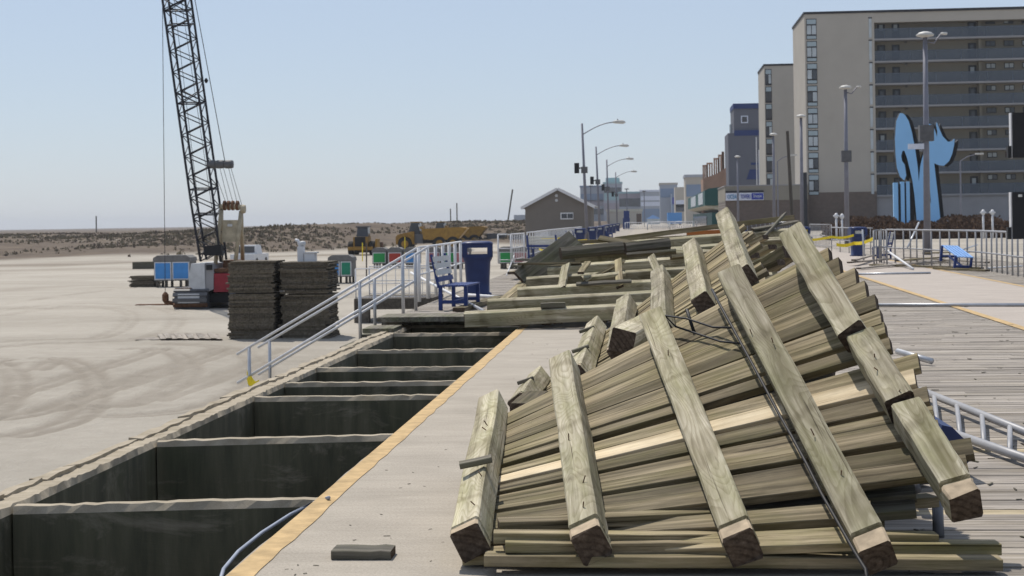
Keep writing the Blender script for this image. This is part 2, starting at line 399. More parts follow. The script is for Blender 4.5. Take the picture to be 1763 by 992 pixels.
# ============================================================ GROUND
BZ = -1.7                       # level of the beach
def hnoise(x, y, s, seed):
    return (np.sin(x / s + seed) * np.cos(y / (s * .8) + 1.7 * seed) + .5 * np.sin(x / (s * .43) + 2.1 * seed + y / (s * .7)) + .3 * np.cos(x / (s * .21) - y / (s * .25) + seed))
def vnoise(x, y, s, seed):
    x = x / s; y = y / s; xi = np.floor(x); yi = np.floor(y); fx = x - xi; fy = y - yi
    def h(a, b): q = np.sin(a * 127.1 + b * 311.7 + seed * 74.7) * 43758.5453; return q - np.floor(q)
    fx = fx * fx * (3 - 2 * fx); fy = fy * fy * (3 - 2 * fy)
    return (h(xi, yi) * (1 - fx) + h(xi + 1, yi) * fx) * (1 - fy) + (h(xi, yi + 1) * (1 - fx) + h(xi + 1, yi + 1) * fx) * fy - .5
def ground_h(x, y):
    z = np.full_like(x, BZ)
    z += (.05 * vnoise(x, y, 4.3, 1) + .016 * vnoise(x, y, 1.3, 2) + .014 * vnoise(x, y, .45, 3)) * (x < -4.3)
    t = np.clip((x - 11.9) / .4, 0, 1); z = z * (1 - t) + (-.06) * t
    d0 = 152 + 50 * np.clip((x + 52) / 16, 0, 1) + 5 * np.sin(x / 13.0)
    rise = np.clip((y - d0) / 75, 0, 1) ** 1.1 * np.clip((-9 - x) / 6, 0, 1)
    top = .0 + 1.15 * np.clip((x + 95) / 45, 0, 1) + 1.1 * vnoise(x, y, 21, 5) + .7 * vnoise(x, y, 8.3, 6) + .3 * vnoise(x, y, 3.1, 7)
    z = z + rise * (top - BZ)
    return z
xs = -4.2 - .13 * np.arange(0, 195)[::-1]
xs = np.concatenate([-np.geomspace(2500, 160, 14), -np.arange(157, 30, -2.5), xs, np.array([-4.0, -2, 4, 11.7, 11.9, 12.1, 12.3, 12.6]), np.geomspace(20, 2500, 12)])
xs = np.unique(np.round(xs, 3))
ys = np.unique(np.round(np.concatenate([[-60, -20, 0], np.arange(4, 50, .13), np.arange(50, 76, .26), np.arange(76, 300, 2.0), np.geomspace(305, 6000, 30)]), 3))
GX, GY = np.meshgrid(xs, ys)
GZ = ground_h(GX, GY)
damp = np.zeros_like(GX)
tracks = [[(0, 640), (50, 622), (95, 648), (88, 690), (40, 725), (-60, 750)], [(-80, 720), (0, 708), (60, 690), (160, 655), (260, 625), (330, 600)],
          [(250, 598), (320, 600), (368, 612), (388, 640), (350, 672), (270, 700), (170, 708)], [(-60, 512), (60, 497), (120, 492), (225, 485)],
          [(-60, 530), (100, 507), (240, 492)], [(190, 690), (300, 655), (400, 622), (450, 600)], [(-60, 600), (60, 590), (200, 585), (260, 560), (250, 535), (120, 525), (-40, 545)]]
for ti, tr in enumerate(tracks):
    pts = [P(u, v, BZ).xy for u, v in tr]; dense = []
    for i in range(len(pts) - 1):
        p0 = pts[max(i - 1, 0)]; p1 = pts[i]; p2 = pts[i + 1]; p3 = pts[min(i + 2, len(pts) - 1)]
        for k in range(24):
            t = k / 24
            dense.append(.5 * ((2 * p1) + (p2 - p0) * t + (2 * p0 - 5 * p1 + 4 * p2 - p3) * t * t + (3 * p1 - p0 - 3 * p2 + p3) * t ** 3))
    for off in (-1.0, -.62, .62, 1.0):
        line = []
        for i, p in enumerate(dense):
            d = (dense[min(i + 1, len(dense) - 1)] - dense[max(i - 1, 0)]); n = Vector((-d.y, d.x)).normalized(); line.append(p + n * off)
        L = np.array([(p.x, p.y) for p in line])
        sel = (GX > L[:, 0].min() - 2) & (GX < L[:, 0].max() + 2) & (GY > L[:, 1].min() - 2) & (GY < L[:, 1].max() + 2) & (GX < -4.4)
        gx, gy = GX[sel], GY[sel]; dm = np.full(gx.shape, 1e9)
        for p in L: dm = np.minimum(dm, (gx - p[0]) ** 2 + (gy - p[1]) ** 2)
        brk = .85 + .6 * (vnoise(gx, gy, 1.7, 11 + ti) + .5 * vnoise(gx, gy, .4, 12)); brk = np.clip(brk, 0, 1); w = np.exp(-(dm / (.17 ** 2)) ** 3) * brk; ridge = np.exp(-(np.sqrt(dm) - .28) ** 2 / .005) * brk
        GZ[sel] += -.04 * w + .02 * ridge
        damp[sel] = np.maximum(damp[sel], w * (.55 - .03 * ti))
damp = np.maximum(damp, .85 * np.exp(-((GY - 150 - 30 * np.clip((GX + 52) / 16, 0, 1)) / 7) ** 2) * (GX < -8))
damp = np.maximum(damp, .35 * np.exp(-((GY - 128 - 4 * np.sin(GX / 9)) / 3) ** 2) * (GX < -8))
veg = np.clip((GY - (160 + 50 * np.clip((GX + 52) / 16, 0, 1) + 5 * np.sin(GX / 13.0) + 5 * np.sin(GX / 5.0))) / 8, 0, 1) * (GX < -9)
nx, ny = len(xs), len(ys)
idx = np.arange(nx * ny).reshape(ny, nx)
faces = np.stack([idx[:-1, :-1], idx[:-1, 1:], idx[1:, 1:], idx[1:, :-1]], -1).reshape(-1, 4)
gm = bpy.data.meshes.new('beach'); gm.from_pydata(np.stack([GX, GY, GZ], -1).reshape(-1, 3).tolist(), [], faces.tolist())
gm.materials.append(M['sand']); gm.polygons.foreach_set('use_smooth', [True] * len(gm.polygons))
for nm, arr in (('damp', damp), ('veg', veg)):
    a = gm.attributes.new(nm, 'FLOAT', 'POINT'); a.data.foreach_set('value', arr.reshape(-1).astype(np.float32))
beach = bpy.data.objects.new('beach', gm); COL.objects.link(beach); tag(beach, kind='structure')

# dune scrub: countless tufts
rs = np.random.RandomState(4)
def scrub(name, n, xr, yr, hs, cols, seed, cond=None):
    r = np.random.RandomState(seed); V = []; F = []; 
    tot = 0
    while tot < n:
        x = r.uniform(*xr); y = r.uniform(*yr)
        if x > -10 or y < 158 + 50 * min(1, max(0, (x + 52) / 16)) + 5 * math.sin(x / 13.0) + r.uniform(0, 14): continue
        if math.sin(x / 11.0 + y / 17.0) + math.sin(x / 4.3 - y / 9.0) * .7 + r.uniform(-.8, .8) < .0: continue
        z = float(ground_h(np.array([x]), np.array([y]))[0]); tot += 1
        h = r.uniform(*hs); w = h * r.uniform(.7, 1.6)
        for k in range(9):
            a = r.uniform(0, 6.28); b = r.uniform(0, w); cx, cy = x + math.cos(a) * b, y + math.sin(a) * b
            hh = h * r.uniform(.45, 1.0) * (1.1 - .5 * b / w); t = r.uniform(0, 6.28); ww = hh * r.uniform(.18, .4)
            i = len(V); V += [(cx - math.cos(t) * ww, cy - math.sin(t) * ww, z - .05), (cx + math.cos(t) * ww, cy + math.sin(t) * ww, z - .05),
                              (cx + r.uniform(-.3, .3) * hh + math.cos(t) * ww * .5, cy + r.uniform(-.3, .3) * hh, z + hh * .8), (cx + r.uniform(-.3, .3) * hh - math.cos(t) * ww * .4, cy, z + hh)]
            F.append((i, i + 1, i + 2, i + 3))
    me = bpy.data.meshes.new(name); me.from_pydata(V, [], F); me.materials.append(cols)
    o = bpy.data.objects.new(name, me); COL.objects.link(o); return o
def scrubmat(nm, a, b):
    m, nt, bs = newmat(nm); g = N(nt, 'ShaderNodeNewGeometry')
    c = ramp(nt, g.outputs['Random Per Island'], [(0, a), (1, b)]); nt.links.new(c, bs.inputs['Base Color']); bs.inputs['Roughness'].default_value = .95
    bs.inputs['Specular IOR Level'].default_value = .1; return m
tag(scrub('dune_scrub', 13000, (-190, -10), (158, 400), (.14, .36), scrubmat('dry_scrub', (.11, .086, .065), (.19, .15, .11)), 3), 'low brown scrub covering the dunes behind the beach', 'scrub', kind='stuff')
tag(scrub('dune_grass', 5000, (-150, -10), (156, 280), (.2, .5), scrubmat('dry_grass', (.17, .14, .09), (.30, .25, .17)), 5), 'dry straw coloured grass on the dune slope', 'grass', kind='stuff')

# ============================================================ PIT FOUNDATION
WT = -.12
found = thing('boardwalk_foundation', 'exposed dark concrete foundation cells along the beach with pale broken tops', 'foundation', (-3, 18, BZ))
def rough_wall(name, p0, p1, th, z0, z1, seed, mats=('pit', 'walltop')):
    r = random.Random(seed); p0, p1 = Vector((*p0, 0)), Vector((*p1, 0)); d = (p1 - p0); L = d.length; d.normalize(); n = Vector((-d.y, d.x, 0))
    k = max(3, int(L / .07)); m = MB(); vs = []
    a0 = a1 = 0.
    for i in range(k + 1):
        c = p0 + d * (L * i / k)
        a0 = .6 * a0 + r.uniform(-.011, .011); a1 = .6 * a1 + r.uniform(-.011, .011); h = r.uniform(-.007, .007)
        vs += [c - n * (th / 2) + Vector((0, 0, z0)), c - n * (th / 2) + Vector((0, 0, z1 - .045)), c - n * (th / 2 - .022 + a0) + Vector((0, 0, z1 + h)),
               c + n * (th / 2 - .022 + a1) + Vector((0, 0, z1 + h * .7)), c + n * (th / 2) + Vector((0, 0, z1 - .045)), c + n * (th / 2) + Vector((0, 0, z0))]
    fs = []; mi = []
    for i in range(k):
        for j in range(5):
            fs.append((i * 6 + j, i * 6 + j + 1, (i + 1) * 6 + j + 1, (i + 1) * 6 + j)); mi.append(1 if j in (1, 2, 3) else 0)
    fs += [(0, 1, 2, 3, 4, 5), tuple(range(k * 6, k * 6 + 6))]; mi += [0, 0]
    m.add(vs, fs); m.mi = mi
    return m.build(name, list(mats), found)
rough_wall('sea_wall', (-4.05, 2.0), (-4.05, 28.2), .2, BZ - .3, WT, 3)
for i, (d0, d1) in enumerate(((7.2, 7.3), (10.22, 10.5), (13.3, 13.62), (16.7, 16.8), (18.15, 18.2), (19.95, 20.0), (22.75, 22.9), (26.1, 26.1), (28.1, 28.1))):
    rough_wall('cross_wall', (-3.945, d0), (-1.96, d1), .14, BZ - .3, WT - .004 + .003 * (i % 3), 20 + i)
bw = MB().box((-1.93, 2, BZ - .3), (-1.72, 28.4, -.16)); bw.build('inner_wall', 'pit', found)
# broken ledge lying along the sea wall
y = 3.0; r = random.Random(9)
while y < 28:
    L = r.uniform(.5, 1.7); x = -4.15 + r.uniform(-.03, .02)
    m = MB(); k = max(2, int(L / .2)); vs = []
    for i in range(k + 1):
        yy = y + L * i / k
        vs += [Vector((x - .07 + r.uniform(-.02, .02), yy, WT - .06)), Vector((x - .06 + r.uniform(-.025, .02), yy, WT + .012 + r.uniform(-.01, .012))), Vector((x + .045 + r.uniform(-.015, .02), yy, WT + .02 + r.uniform(-.01, .012))), Vector((x + .05, yy, WT - .06))]
    fs = [(0, 1, 2, 3), tuple(range(k * 4, k * 4 + 4))]
    for i in range(k):
        for j in range(4): fs.append((i * 4 + j, i * 4 + (j + 1) % 4, (i + 1) * 4 + (j + 1) % 4, (i + 1) * 4 + j))
    m.add(vs, fs); m.build('ledge_piece', 'walltop', found)
    y += L + r.uniform(.01, .08)

# ============================================================ BOARDWALK
PATH0, PATH1 = -1.95, .95
m = MB(); k = 90; r = random.Random(2)
ysl = [2 + 27 * i / k for i in range(k + 1)] + [60, 120, 420]
vs = []
for yy in ysl:
    e = PATH0 + (r.uniform(-.012, .012) if yy < 30 else 0)
    vs += [(e, yy, -.15), (e, yy, -.012), (e + .012, yy, 0), (PATH1, yy, 0), (PATH1, yy, -.15)]
fs = []
for i in range(len(ysl) - 1):
    for j in range(4): fs.append((i * 5 + j, i * 5 + j + 1, (i + 1) * 5 + j + 1, (i + 1) * 5 + j))
m.add(vs, fs); path = m.build('concrete_path', 'path'); tag(path, kind='structure')
m = MB(); r = random.Random(5); vs = []; fs = []; k = 220
for i in range(k + 1):
    yy = 2 + 78 * (i / k) ** 1.4
    vs += [(PATH0 + .014, yy, .004), (PATH0 + .14 + r.uniform(-.009, .009), yy, .004)]
    if i: fs.append((2 * i - 2, 2 * i - 1, 2 * i + 1, 2 * i))
m.add(vs, fs); tag(m.build('yellow_path_line', 'yline'), kind='structure')

deck = bpy.data.objects.new('boardwalk_deck', None); COL.objects.link(deck); tag(deck, kind='structure')
# near planks one by one
r = random.Random(12); y = 5.6; row = 0
NEAR = 12.2
rows = []
while y < 62:
    w = .142; rows.append(y); y += w + r.choice((.006, .008, .012))
for i, y in enumerate(rows):
    if y > NEAR: break
    x = PATH1 + .004; tan = r.random() < .09; seams = sorted(r.uniform(1.2, 11.5) for _ in range(2))
    for x1 in [s_ for s_ in (2.6 + 2.44 * (i % 2), 7.5, 9.9) if s_ < 9] + [11.98]:
        if x1 - x < .5: continue
        L = x1 - x - .005
        me = plank_mesh(L, .142, .045, ('tanplank' if tan else 'greyplank', 'endgrain', 'sawn'), i % 3)
        put('plank', me, Vector((x, y + r.uniform(-.001, .001), -.0235 + r.uniform(-.003, .0015))), Vector((x + L, y + r.uniform(-.001, .001), -.0235 + r.uniform(-.003, .0015))), Vector((r.uniform(-.004, .004), r.uniform(-.012, .012), 1)), deck)
        x = x1
def deck_rows(name, rows, spans, rs):
    """many planks running along x, joined; object turned so that its local y runs along them"""
    r = random.Random(rs); V = []; F = []; RV = []
    for i, y in enumerate(rows):
        for (x0, x1) in spans:
            x = x0; cuts = []
            c = x0 + r.uniform(.6, 3.6)
            while c < x1 - .4: cuts.append(c); c += r.choice((2.4, 3.0, 3.6))
            cuts.append(x1)
            for c in cuts:
                z = r.uniform(-.004, .001); hw = .071; n = len(V); rv = r.random()
                for (X, Y, Z) in ((x, y - hw, -.045), (c - .004, y - hw, -.045), (c - .004, y + hw, -.045), (x, y + hw, -.045), (x, y - hw, z), (c - .004, y - hw, z), (c - .004, y + hw, z), (x, y + hw, z)):
                    V.append((Y, -X, Z))
                for q in ((4, 5, 6, 7), (0, 1, 5, 4), (1, 2, 6, 5), (2, 3, 7, 6), (3, 0, 4, 7)): F.append([n + e for e in q]); RV.append(rv)
                x = c
    me = bpy.data.meshes.new(name); me.from_pydata(V, [], F); me.materials.append(M['deck'])
    a = me.attributes.new('rnd', 'FLOAT', 'FACE'); a.data.foreach_set('value', RV)
    o = bpy.data.objects.new(name, me); COL.objects.link(o); o.rotation_euler = (0, 0, rad(90)); o.parent = deck; o['kind'] = 'stuff'
    return o
deck_rows('decking', [y for y in rows if y > NEAR], [(PATH1 + .004, 11.98)], 3)
deck_rows('seaward_decking', [y for y in rows if y > 28.35], [(-4.35, PATH0 - .004)], 4)
r = random.Random(77)
far_rows = [62 + .6 * i for i in range(600)]
m = MB()
for (x0, x1) in ((PATH1 + .004, 11.98), (-4.9, PATH0 - .004)): m.box((x0, 62, -.05), (x1, 420, -.003))
fo = m.build('far_decking', 'greyplank', deck)
# joists under the seaward deck edge
m = MB().box((-4.3, 28.2, -.33), (-1.95, 28.33, -.05)); m.build('rim_joist', 'oldwood', deck)
m = MB().box((-4.42, 28.22, -.33), (-4.28, 62, -.05)); m.build('edge_joist', 'oldwood', deck)
m = MB().box((11.98, 3, -.4), (12.1, 420, -.005)); m.build('landward_edge_board', 'oldwood', deck)
# tram lane with yellow edges
def AX(y): return 4.66 + .02 * min(y, 70)
m = MB(); vs = []; fs = []; yl = [3 + 1.5 * i for i in range(46)] + [120, 420]
for i, y in enumerate(yl):
    vs += [(AX(y), y, .005), (AX(y) + 2.85, y, .005)]
    if i: fs.append((2 * i - 2, 2 * i - 1, 2 * i + 1, 2 * i))
vs += [(AX(3) + 2.852, 3, .005), (11.7, 3, .005), (11.7, 33.6, .005), (AX(33.6) + 2.852, 33.6, .005)]; n = len(vs); fs.append((n - 4, n - 3, n - 2, n - 1))
m.add(vs, fs); tag(m.build('tram_lane', 'lane'), kind='structure')
m = MB(); vs = []; fs = []; r = random.Random(3)
def ln(f0, f1, ys_):
    b = len(vs)
    for i, y in enumerate(ys_):
        vs.extend([(f0(y) + r.uniform(-.006, .006), y, .010), (f1(y) + r.uniform(-.006, .006), y, .010)])
        if i: fs.append((b + 2 * i - 2, b + 2 * i - 1, b + 2 * i + 1, b + 2 * i))
ln(lambda y: AX(y) - .01, lambda y: AX(y) + .13, yl[:47]); ln(lambda y: AX(y) + 2.74, lambda y: AX(y) + 2.86, [33.6 + 1.2 * i for i in range(32)])
n = len(vs); vs += [(AX(33.6) + 2.87, 33.5, .010), (11.7, 33.5, .010), (11.7, 33.66, .010), (AX(33.6) + 2.87, 33.66, .010)]; fs.append((n, n + 1, n + 2, n + 3))
m.add(vs, fs); tag(m.build('yellow_lane_line', 'yline'), kind='structure')
# far promenade beyond the deck and street ground behind the hotels are part of the beach sheet

# ============================================================ OVERTURNED PANELS
def hyp(c, s, t):
    N1, N2, F1, F2 = c
    return (N1 * (1 - s) + N2 * s) * (1 - t) + (F1 * (1 - s) + F2 * s) * t
def hnorm(c, s, t):
    a = hyp(c, s + .01, t) - hyp(c, s - .01, t); b = hyp(c, s, t + .01) - hyp(c, s, t - .01)
    n = a.cross(b).normalized(); return n if n.z > 0 else -n
def panel(label, corners, joists, planks, bw_, bh, plank_axis='s', loc=(0, 0, 0), extra_roll=0, matb='beam', bmats=None, fresh=True):
    """joists: (s, t0, t1, lift, roll, has fresh sawn end); planks: (pos, a0, a1, width, fresh)"""
    root = thing('overturned_deck_panel', label, 'deck panel', loc)
    c = [Vector(p) for p in corners]
    for (s, t0, t1, lift, roll, fe) in joists:
        if plank_axis == 's': q0, q1, nn = hyp(c, s, t0), hyp(c, s, t1), hnorm(c, s, (t0 + t1) / 2)
        else: q0, q1, nn = hyp(c, t0, s), hyp(c, t1, s), hnorm(c, (t0 + t1) / 2, s)
        d = (q1 - q0).normalized(); nn = Matrix.Rotation(roll, 3, d) @ nn
        q0 = q0 + nn * (bh / 2 + lift); q1 = q1 + nn * (bh / 2 + lift); L = (q1 - q0).length
        me = timber_mesh('joist', L, bw_, bh, (matb, 'endgrain', 'sawn'), seg=9, jit=.004, cham=.010, notch=[-L / 2 + .125] if fe else [], freshend=.105 if fe else None, broken=.03, rs=int(s * 977) + int(t0 * 100))
        put('joist', me, q0, q1, nn, root)
    for i, (pos, a0, a1, w, fr) in enumerate(planks):
        r = random.Random(i * 13 + int(corners[0][1] * 10))
        pl0, pr0 = pos if isinstance(pos, tuple) else (pos, pos)
        if plank_axis == 's': q0, q1, nn = hyp(c, a0, pl0), hyp(c, a1, pr0), hnorm(c, (a0 + a1) / 2, (pl0 + pr0) / 2)
        else: q0, q1, nn = hyp(c, pos, a0), hyp(c, pos, a1), hnorm(c, pos, (a0 + a1) / 2)
        dr = r.uniform(-.035, .035); d = (q1 - q0).normalized(); nn2 = Matrix.Rotation(dr, 3, d) @ nn
        q0 = q0 - nn * (.024 + r.uniform(0, .009)); q1 = q1 - nn * (.024 + r.uniform(0, .009)); L = (q1 - q0).length
        if plank_axis == 's': e0, e1 = hnorm(c, a0, pl0), hnorm(c, a1, pr0)
        else: e0, e1 = hnorm(c, pos, a0), hnorm(c, pos, a1)
        F_ = frame(q0, q1, nn2).to_3x3(); X_, Z_ = F_.col[0], F_.col[2]
        tw = [math.atan2(e.dot(X_), e.dot(Z_)) + dr for e in (e0, e1)]
        me = timber_mesh('plank', L, w, .045, ('fresh' if fr else 'plank', 'endgrain', 'sawn'), seg=6, jit=.0022, cham=.003, rs=i * 7 + int(L * 10), twist=tw)
        put('plank', me, q0, q1, nn2, root)
    return root
# the near panel
r = random.Random(21)
DN = Vector((0, 0, -.075))
C1 = (Vector((-.80, 7.75, .06)), Vector((1.40, 7.62, .25)), A(858, 694, 10.6) + DN, A(1388, 412, 9.7) + DN)
S1 = (0.0, .25, .545, .79, 1.0)
js = [(S1[0], -.02, 1.0, 0, -.12, True), (S1[1], -.06, 1.02, 0, -.10, True), (S1[2], -.10, .99, 0, -.04, True), (S1[3], -.145, 1.0, 0, -.02, True),
      (S1[4], -.012, .30, 0, 0, True), (S1[4] - .002, .305, .555, .010, .01, False), (S1[4] - .004, .56, 1.01, .038, .01, False)]
pl = []; t = .165
gaps = {.24: .020, .335: .016, .40: .014, .50: .022, .56: .008, .61: .024, .68: .012, .74: .010, .85: .006}
gl = sorted(gaps)
fresh_done = False
while t < .985:
    w = r.choice((.092, .115, .115, .115, .14)); st = (w + r.uniform(.006, .018)) / 2.75
    fr = (not fresh_done and t > .43)
    if fr: fresh_done = True
    pl.append((t, -.035 + r.uniform(-.01, .01), 1.0 + .075 + r.uniform(-.02, .025) - .02 * (t > .8), w, fr))
    t += st
    while gl and t > gl[0]: t += gaps[gl.pop(0)]
pl = [((.025, -.02), -.03, .80, .13, False), ((.098, .06), -.035, .83, .13, False)] + pl
panel1 = panel('large overturned deck panel with five heavy joists sprawled across the concrete path', C1, js, pl, .145, .15, loc=(.2, 9.0, 0))
# dark under-layer, added so the gaps above it turn black
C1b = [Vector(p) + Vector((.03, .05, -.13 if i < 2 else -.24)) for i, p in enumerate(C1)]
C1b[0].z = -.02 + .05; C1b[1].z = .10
under = thing('gap_shade_panel', 'dark sodden layer of decking trapped beneath the largest overturned panel', 'deck panel', (.2, 9.0, 0)); t = .14; k = 0
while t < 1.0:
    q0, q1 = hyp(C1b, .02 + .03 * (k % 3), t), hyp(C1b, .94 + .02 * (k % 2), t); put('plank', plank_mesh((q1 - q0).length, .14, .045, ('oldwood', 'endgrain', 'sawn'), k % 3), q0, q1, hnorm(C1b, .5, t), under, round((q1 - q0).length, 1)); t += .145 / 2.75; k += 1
# rear panel of the same run
C3 = ((-.98, 13.5, .06), (.84, 13.3, 1.02), (-.96, 17.2, .08), (.86, 17.0, 1.50))
js = [(0.0, -.02, .62, 0, -.1, True), (.27, -.08, 1.0, 0, -.1, True), (.45, -.10, .86, .03, 0, True), (.63, -.02, 1.0, 0, 0, False), (.81, .02, 1.0, .01, 0, False), (1.0, .05, 1.06, .02, 0, False)]
pl = []; t = .02
while t < .98:
    w = .14; pl.append((t, -.02 + r.uniform(0, .08), 1.04 + r.uniform(-.05, .06), w, r.random() < .07)); t += (w + r.uniform(.002, .02)) / 3.75
    if r.random() < .12: t += .03
panel3 = panel('overturned deck panel with short joists rising steeply behind the largest panel', C3, js, pl, .15, .16, loc=(0, 15, 0))
# panel lying across the boardwalk, its joists running sideways
C2 = ((-2.72, 25.0, .05), (1.7, 25.0, .22), (-1.75, 29.3, .95), (2.5, 29.6, 1.22))
js = []
for i, (t, a0, a1) in enumerate(((0.0, 0, .80), (.155, .03, .9), (.31, .09, 1.0), (.47, .075, 1.0), (.63, .11, 1.0), (.80, .17, 1.0), (.97, .12, 1.03))):
    js.append((t, a0, a1, 0, .03, False))
pl = []; t = .02
while t < .99:
    pl.append((t, .02 + r.uniform(-.04, .03), 1.0 + r.uniform(-.03, .06), .14, r.random() < .06)); t += (.14 + r.uniform(.004, .03)) / 4.3
panel2 = panel('overturned deck panel lying crosswise with long joists facing the pit', C2, js, pl, .17, .21, 't', loc=(-.5, 27, 0))

def cleat(parent, p, d, up, size=(.2, .15, .035), mat='oldwood'):
    me = timber_mesh('cleat', size[0], size[1], size[2], (mat, 'endgrain', 'sawn'), seg=2, jit=.003, cham=.004)
    d = Vector(d).normalized(); p = Vector(p); put('cleat', me, p - d * size[0] / 2, p + d * size[0] / 2, Vector(up), parent)
cc = [Vector(p) for p in C1]
for s, t, col in ((0.0, .33, 'oldwood'), ):
    q = hyp(cc, s, t) + hnorm(cc, s, t) * .20; cleat(panel1, q, (1, .1, .2), hnorm(cc, s, t), (.17, .07, .03))
cc3 = [Vector(p) for p in C3]
for s, t in ((0.0, .3), (.27, .25), (.27, .7)):
    q = hyp(cc3, s, t) + hnorm(cc3, s, t) * .175; cleat(panel3, q, (1, .1, .3), hnorm(cc3, s, t), (.15, .08, .03))
cc2 = [Vector(p) for p in C2]
q = hyp(cc2, .30, .0) + Vector((0, -.01, .25)); cleat(panel2, q, (1, .05, .02), (0, 0, 1), (.36, .2, .07))

# loose boards in front of and under the near panel
def lb(p0, p1, label, **kw): return board('loose_plank', p0, p1, label, group='loose planks on the boardwalk', **kw)
FL = ['lowest long plank under the joist ends of the largest panel', 'long plank just above the lowest one, sticking out past the last joist', 'narrow long plank above the two that stick out past the last joist',
      'plank running from the first joist to the gap beside the conduit', 'short plank end below the last joist, with upright pipe beneath', 'short narrow plank in the shade between the third and fourth joists']
for (u0, v0, z0), (u1, v1, z1), w in (((835, 962, .07), (1722, 968, .05), .12), ((870, 940, .12), (1718, 941, .085), .12), ((850, 925, .15), (1612, 926, .12), .10),
                                       ((858, 905, .17), (1420, 878, .20), .13), ((1470, 872, .22), (1606, 860, .23), .13), ((1240, 902, .10), (1520, 900, .10), .1)):
    lb(P(u0, v0, z0), P(u1, v1, z1), FL.pop(0), w=w, h=.05)
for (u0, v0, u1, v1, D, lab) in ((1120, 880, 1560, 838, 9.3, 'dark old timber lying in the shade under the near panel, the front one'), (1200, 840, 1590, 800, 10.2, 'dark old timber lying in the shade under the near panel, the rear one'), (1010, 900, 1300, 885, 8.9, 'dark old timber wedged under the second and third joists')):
    board('shade_timber', P(u0, v0, .10), P(u1, v1, .12), lab, w=.2, h=.2, mat='oldwood', cat='timber', cham=.01)  # dark timbers added to deepen the shade below the panel

# wood chips strewn over path and deck
r = random.Random(31); m = MB()
for k in range(330):
    if k < 70: x, y, z0 = r.uniform(-1.7, -.7), 7.2 + 17 * r.random() ** 1.6, .002
    elif k < 260: x, y, z0 = r.uniform(1.3, 5.5), r.uniform(8, 30), .002
    else: x, y, z0 = r.uniform(-1.0, 2.4), r.uniform(7.0, 14), .002
    s = r.uniform(.0015, .005) if k < 70 else r.uniform(.004, .012); l = s * r.uniform(1.5, 4); a = r.uniform(0, 3.14)
    m.box((-l, -s * .6, 0), (l, s * .6, s * .5), Matrix.Rotation(a, 3, 'Z'), (x, y, z0 + (.006 if x > 4.6 else 0)))
o = m.build('wood_chips', 'oldwood'); tag(o, 'small dark wood splinters strewn over the path and planks', 'splinters', kind='stuff')

# nails left standing in the near panel
m = MB(); r = random.Random(61); c1_ = [Vector(p) for p in C1]
for k in range(16):
    s = r.choice(S1) + r.uniform(-.02, .02); t = r.uniform(.02, .98); nn = hnorm(c1_, s, t); q = hyp(c1_, s, t) + nn * .15
    m.tube([q, q + nn * r.uniform(.02, .04) + Vector((r.uniform(-.02, .02), r.uniform(-.02, .02), 0))], .003, 4)
o = m.build('nails', 'rust', panel1); o['kind'] = 'stuff'
# splintered planks strewn over the rear of the pile
r = random.Random(88); labs = ['splintered thin plank strewn over the crosswise panel', 'broken plank in the jumble behind the tall rear joist']
for k in range(34):
    if k < 14:
        s, t = r.uniform(.1, .95), r.uniform(.25, 1.0); q = hyp(cc2, s, t) + Vector((0, 0, .26)); a = r.uniform(-.5, .5) + (0 if r.random() < .6 else 1.2); L = r.uniform(.5, 1.6)
        d = Vector((math.cos(a), math.sin(a) * .8, math.sin(a) * .25 + r.uniform(-.05, .12))); lab = labs[0]
    else:
        q = Vector((r.uniform(.8, 1.5), r.uniform(18.5, 27), r.uniform(.1, .55))); a = r.uniform(-.7, 1.0); L = r.uniform(.6, 1.8); d = Vector((math.cos(a), math.sin(a), r.uniform(-.15, .45))); lab = labs[1]
    d.normalize()
    board('splintered_plank', q - d * L / 2, q + d * L / 2, lab, w=r.choice((.09, .12, .14)), h=r.uniform(.03, .05), mat=r.choice(('plank', 'plank', 'oldwood', 'beam')), roll=r.uniform(-.7, .7), group='splintered planks in the pile')
# ============================================================ MORE LOOSE TIMBER
def bpx(u0, v0, D0, u1, v1, D1, label, group=None, **kw):
    return board('loose_plank', A(u0, v0, D0), A(u1, v1, D1), label, group=group, **kw)
bpx(1060, 412, 30.6, 1368, 374, 30.2, 'long split plank tilted up on top of the crosswise panel', w=.2, h=.09)
bpx(1170, 425, 29.8, 1312, 398, 29.6, 'short plank propped beneath the long tilted plank', w=.2, h=.08)
bpx(995, 417, 31.5, 1330, 402, 31.5, 'long thin plank laid along the back of the crosswise panel', w=.16, h=.07)
bpx(965, 437, 28.0, 1072, 426, 28.3, 'dark rounded old timber lying on the crosswise panel, longer piece', w=.2, h=.2, mat='oldwood', cat='timber', cham=.06)
bpx(1076, 428, 28.3, 1152, 419, 28.5, 'dark rounded old timber with split ends beside the longer one', w=.2, h=.19, mat='oldwood', cat='timber', cham=.05)
o = bpx(906, 492, 27.6, 1000, 421, 28.8, 'wide dark board leaning up against the crosswise panel', w=.62, h=.05, mat='oldwood', roll=.9)
bpx(1182, 405, 33.0, 1262, 402, 33.0, 'rust orange board standing on edge behind the crosswise panel', w=.04, h=.16, mat='orange', cat='board')
bpx(1000, 470, 26.2, 1012, 452, 26.9, 'short stub of plank sticking up between crosswise joists', w=.1, h=.04)
for (u0, v0, u1, v1, D, lab) in ((1225, 470, 1300, 440, 18.6, 'broken plank end jutting out right of the steep rear panel'), (1240, 492, 1345, 452, 17.5, 'broken plank sloping down beside the tall rear joist'),
                                 (1265, 455, 1330, 425, 20.5, 'dark splintered plank behind the tall rear joist'), (1275, 470, 1362, 430, 19.5, 'greenish plank resting on splintered timber behind the near panel'),
                                 (1230, 448, 1318, 408, 22.5, 'narrow plank crossing behind the tall rear joist')):
    bpx(u0, v0, D, u1, v1, D - .4, lab, w=.16, h=.06, group='splintered planks behind the near panel')
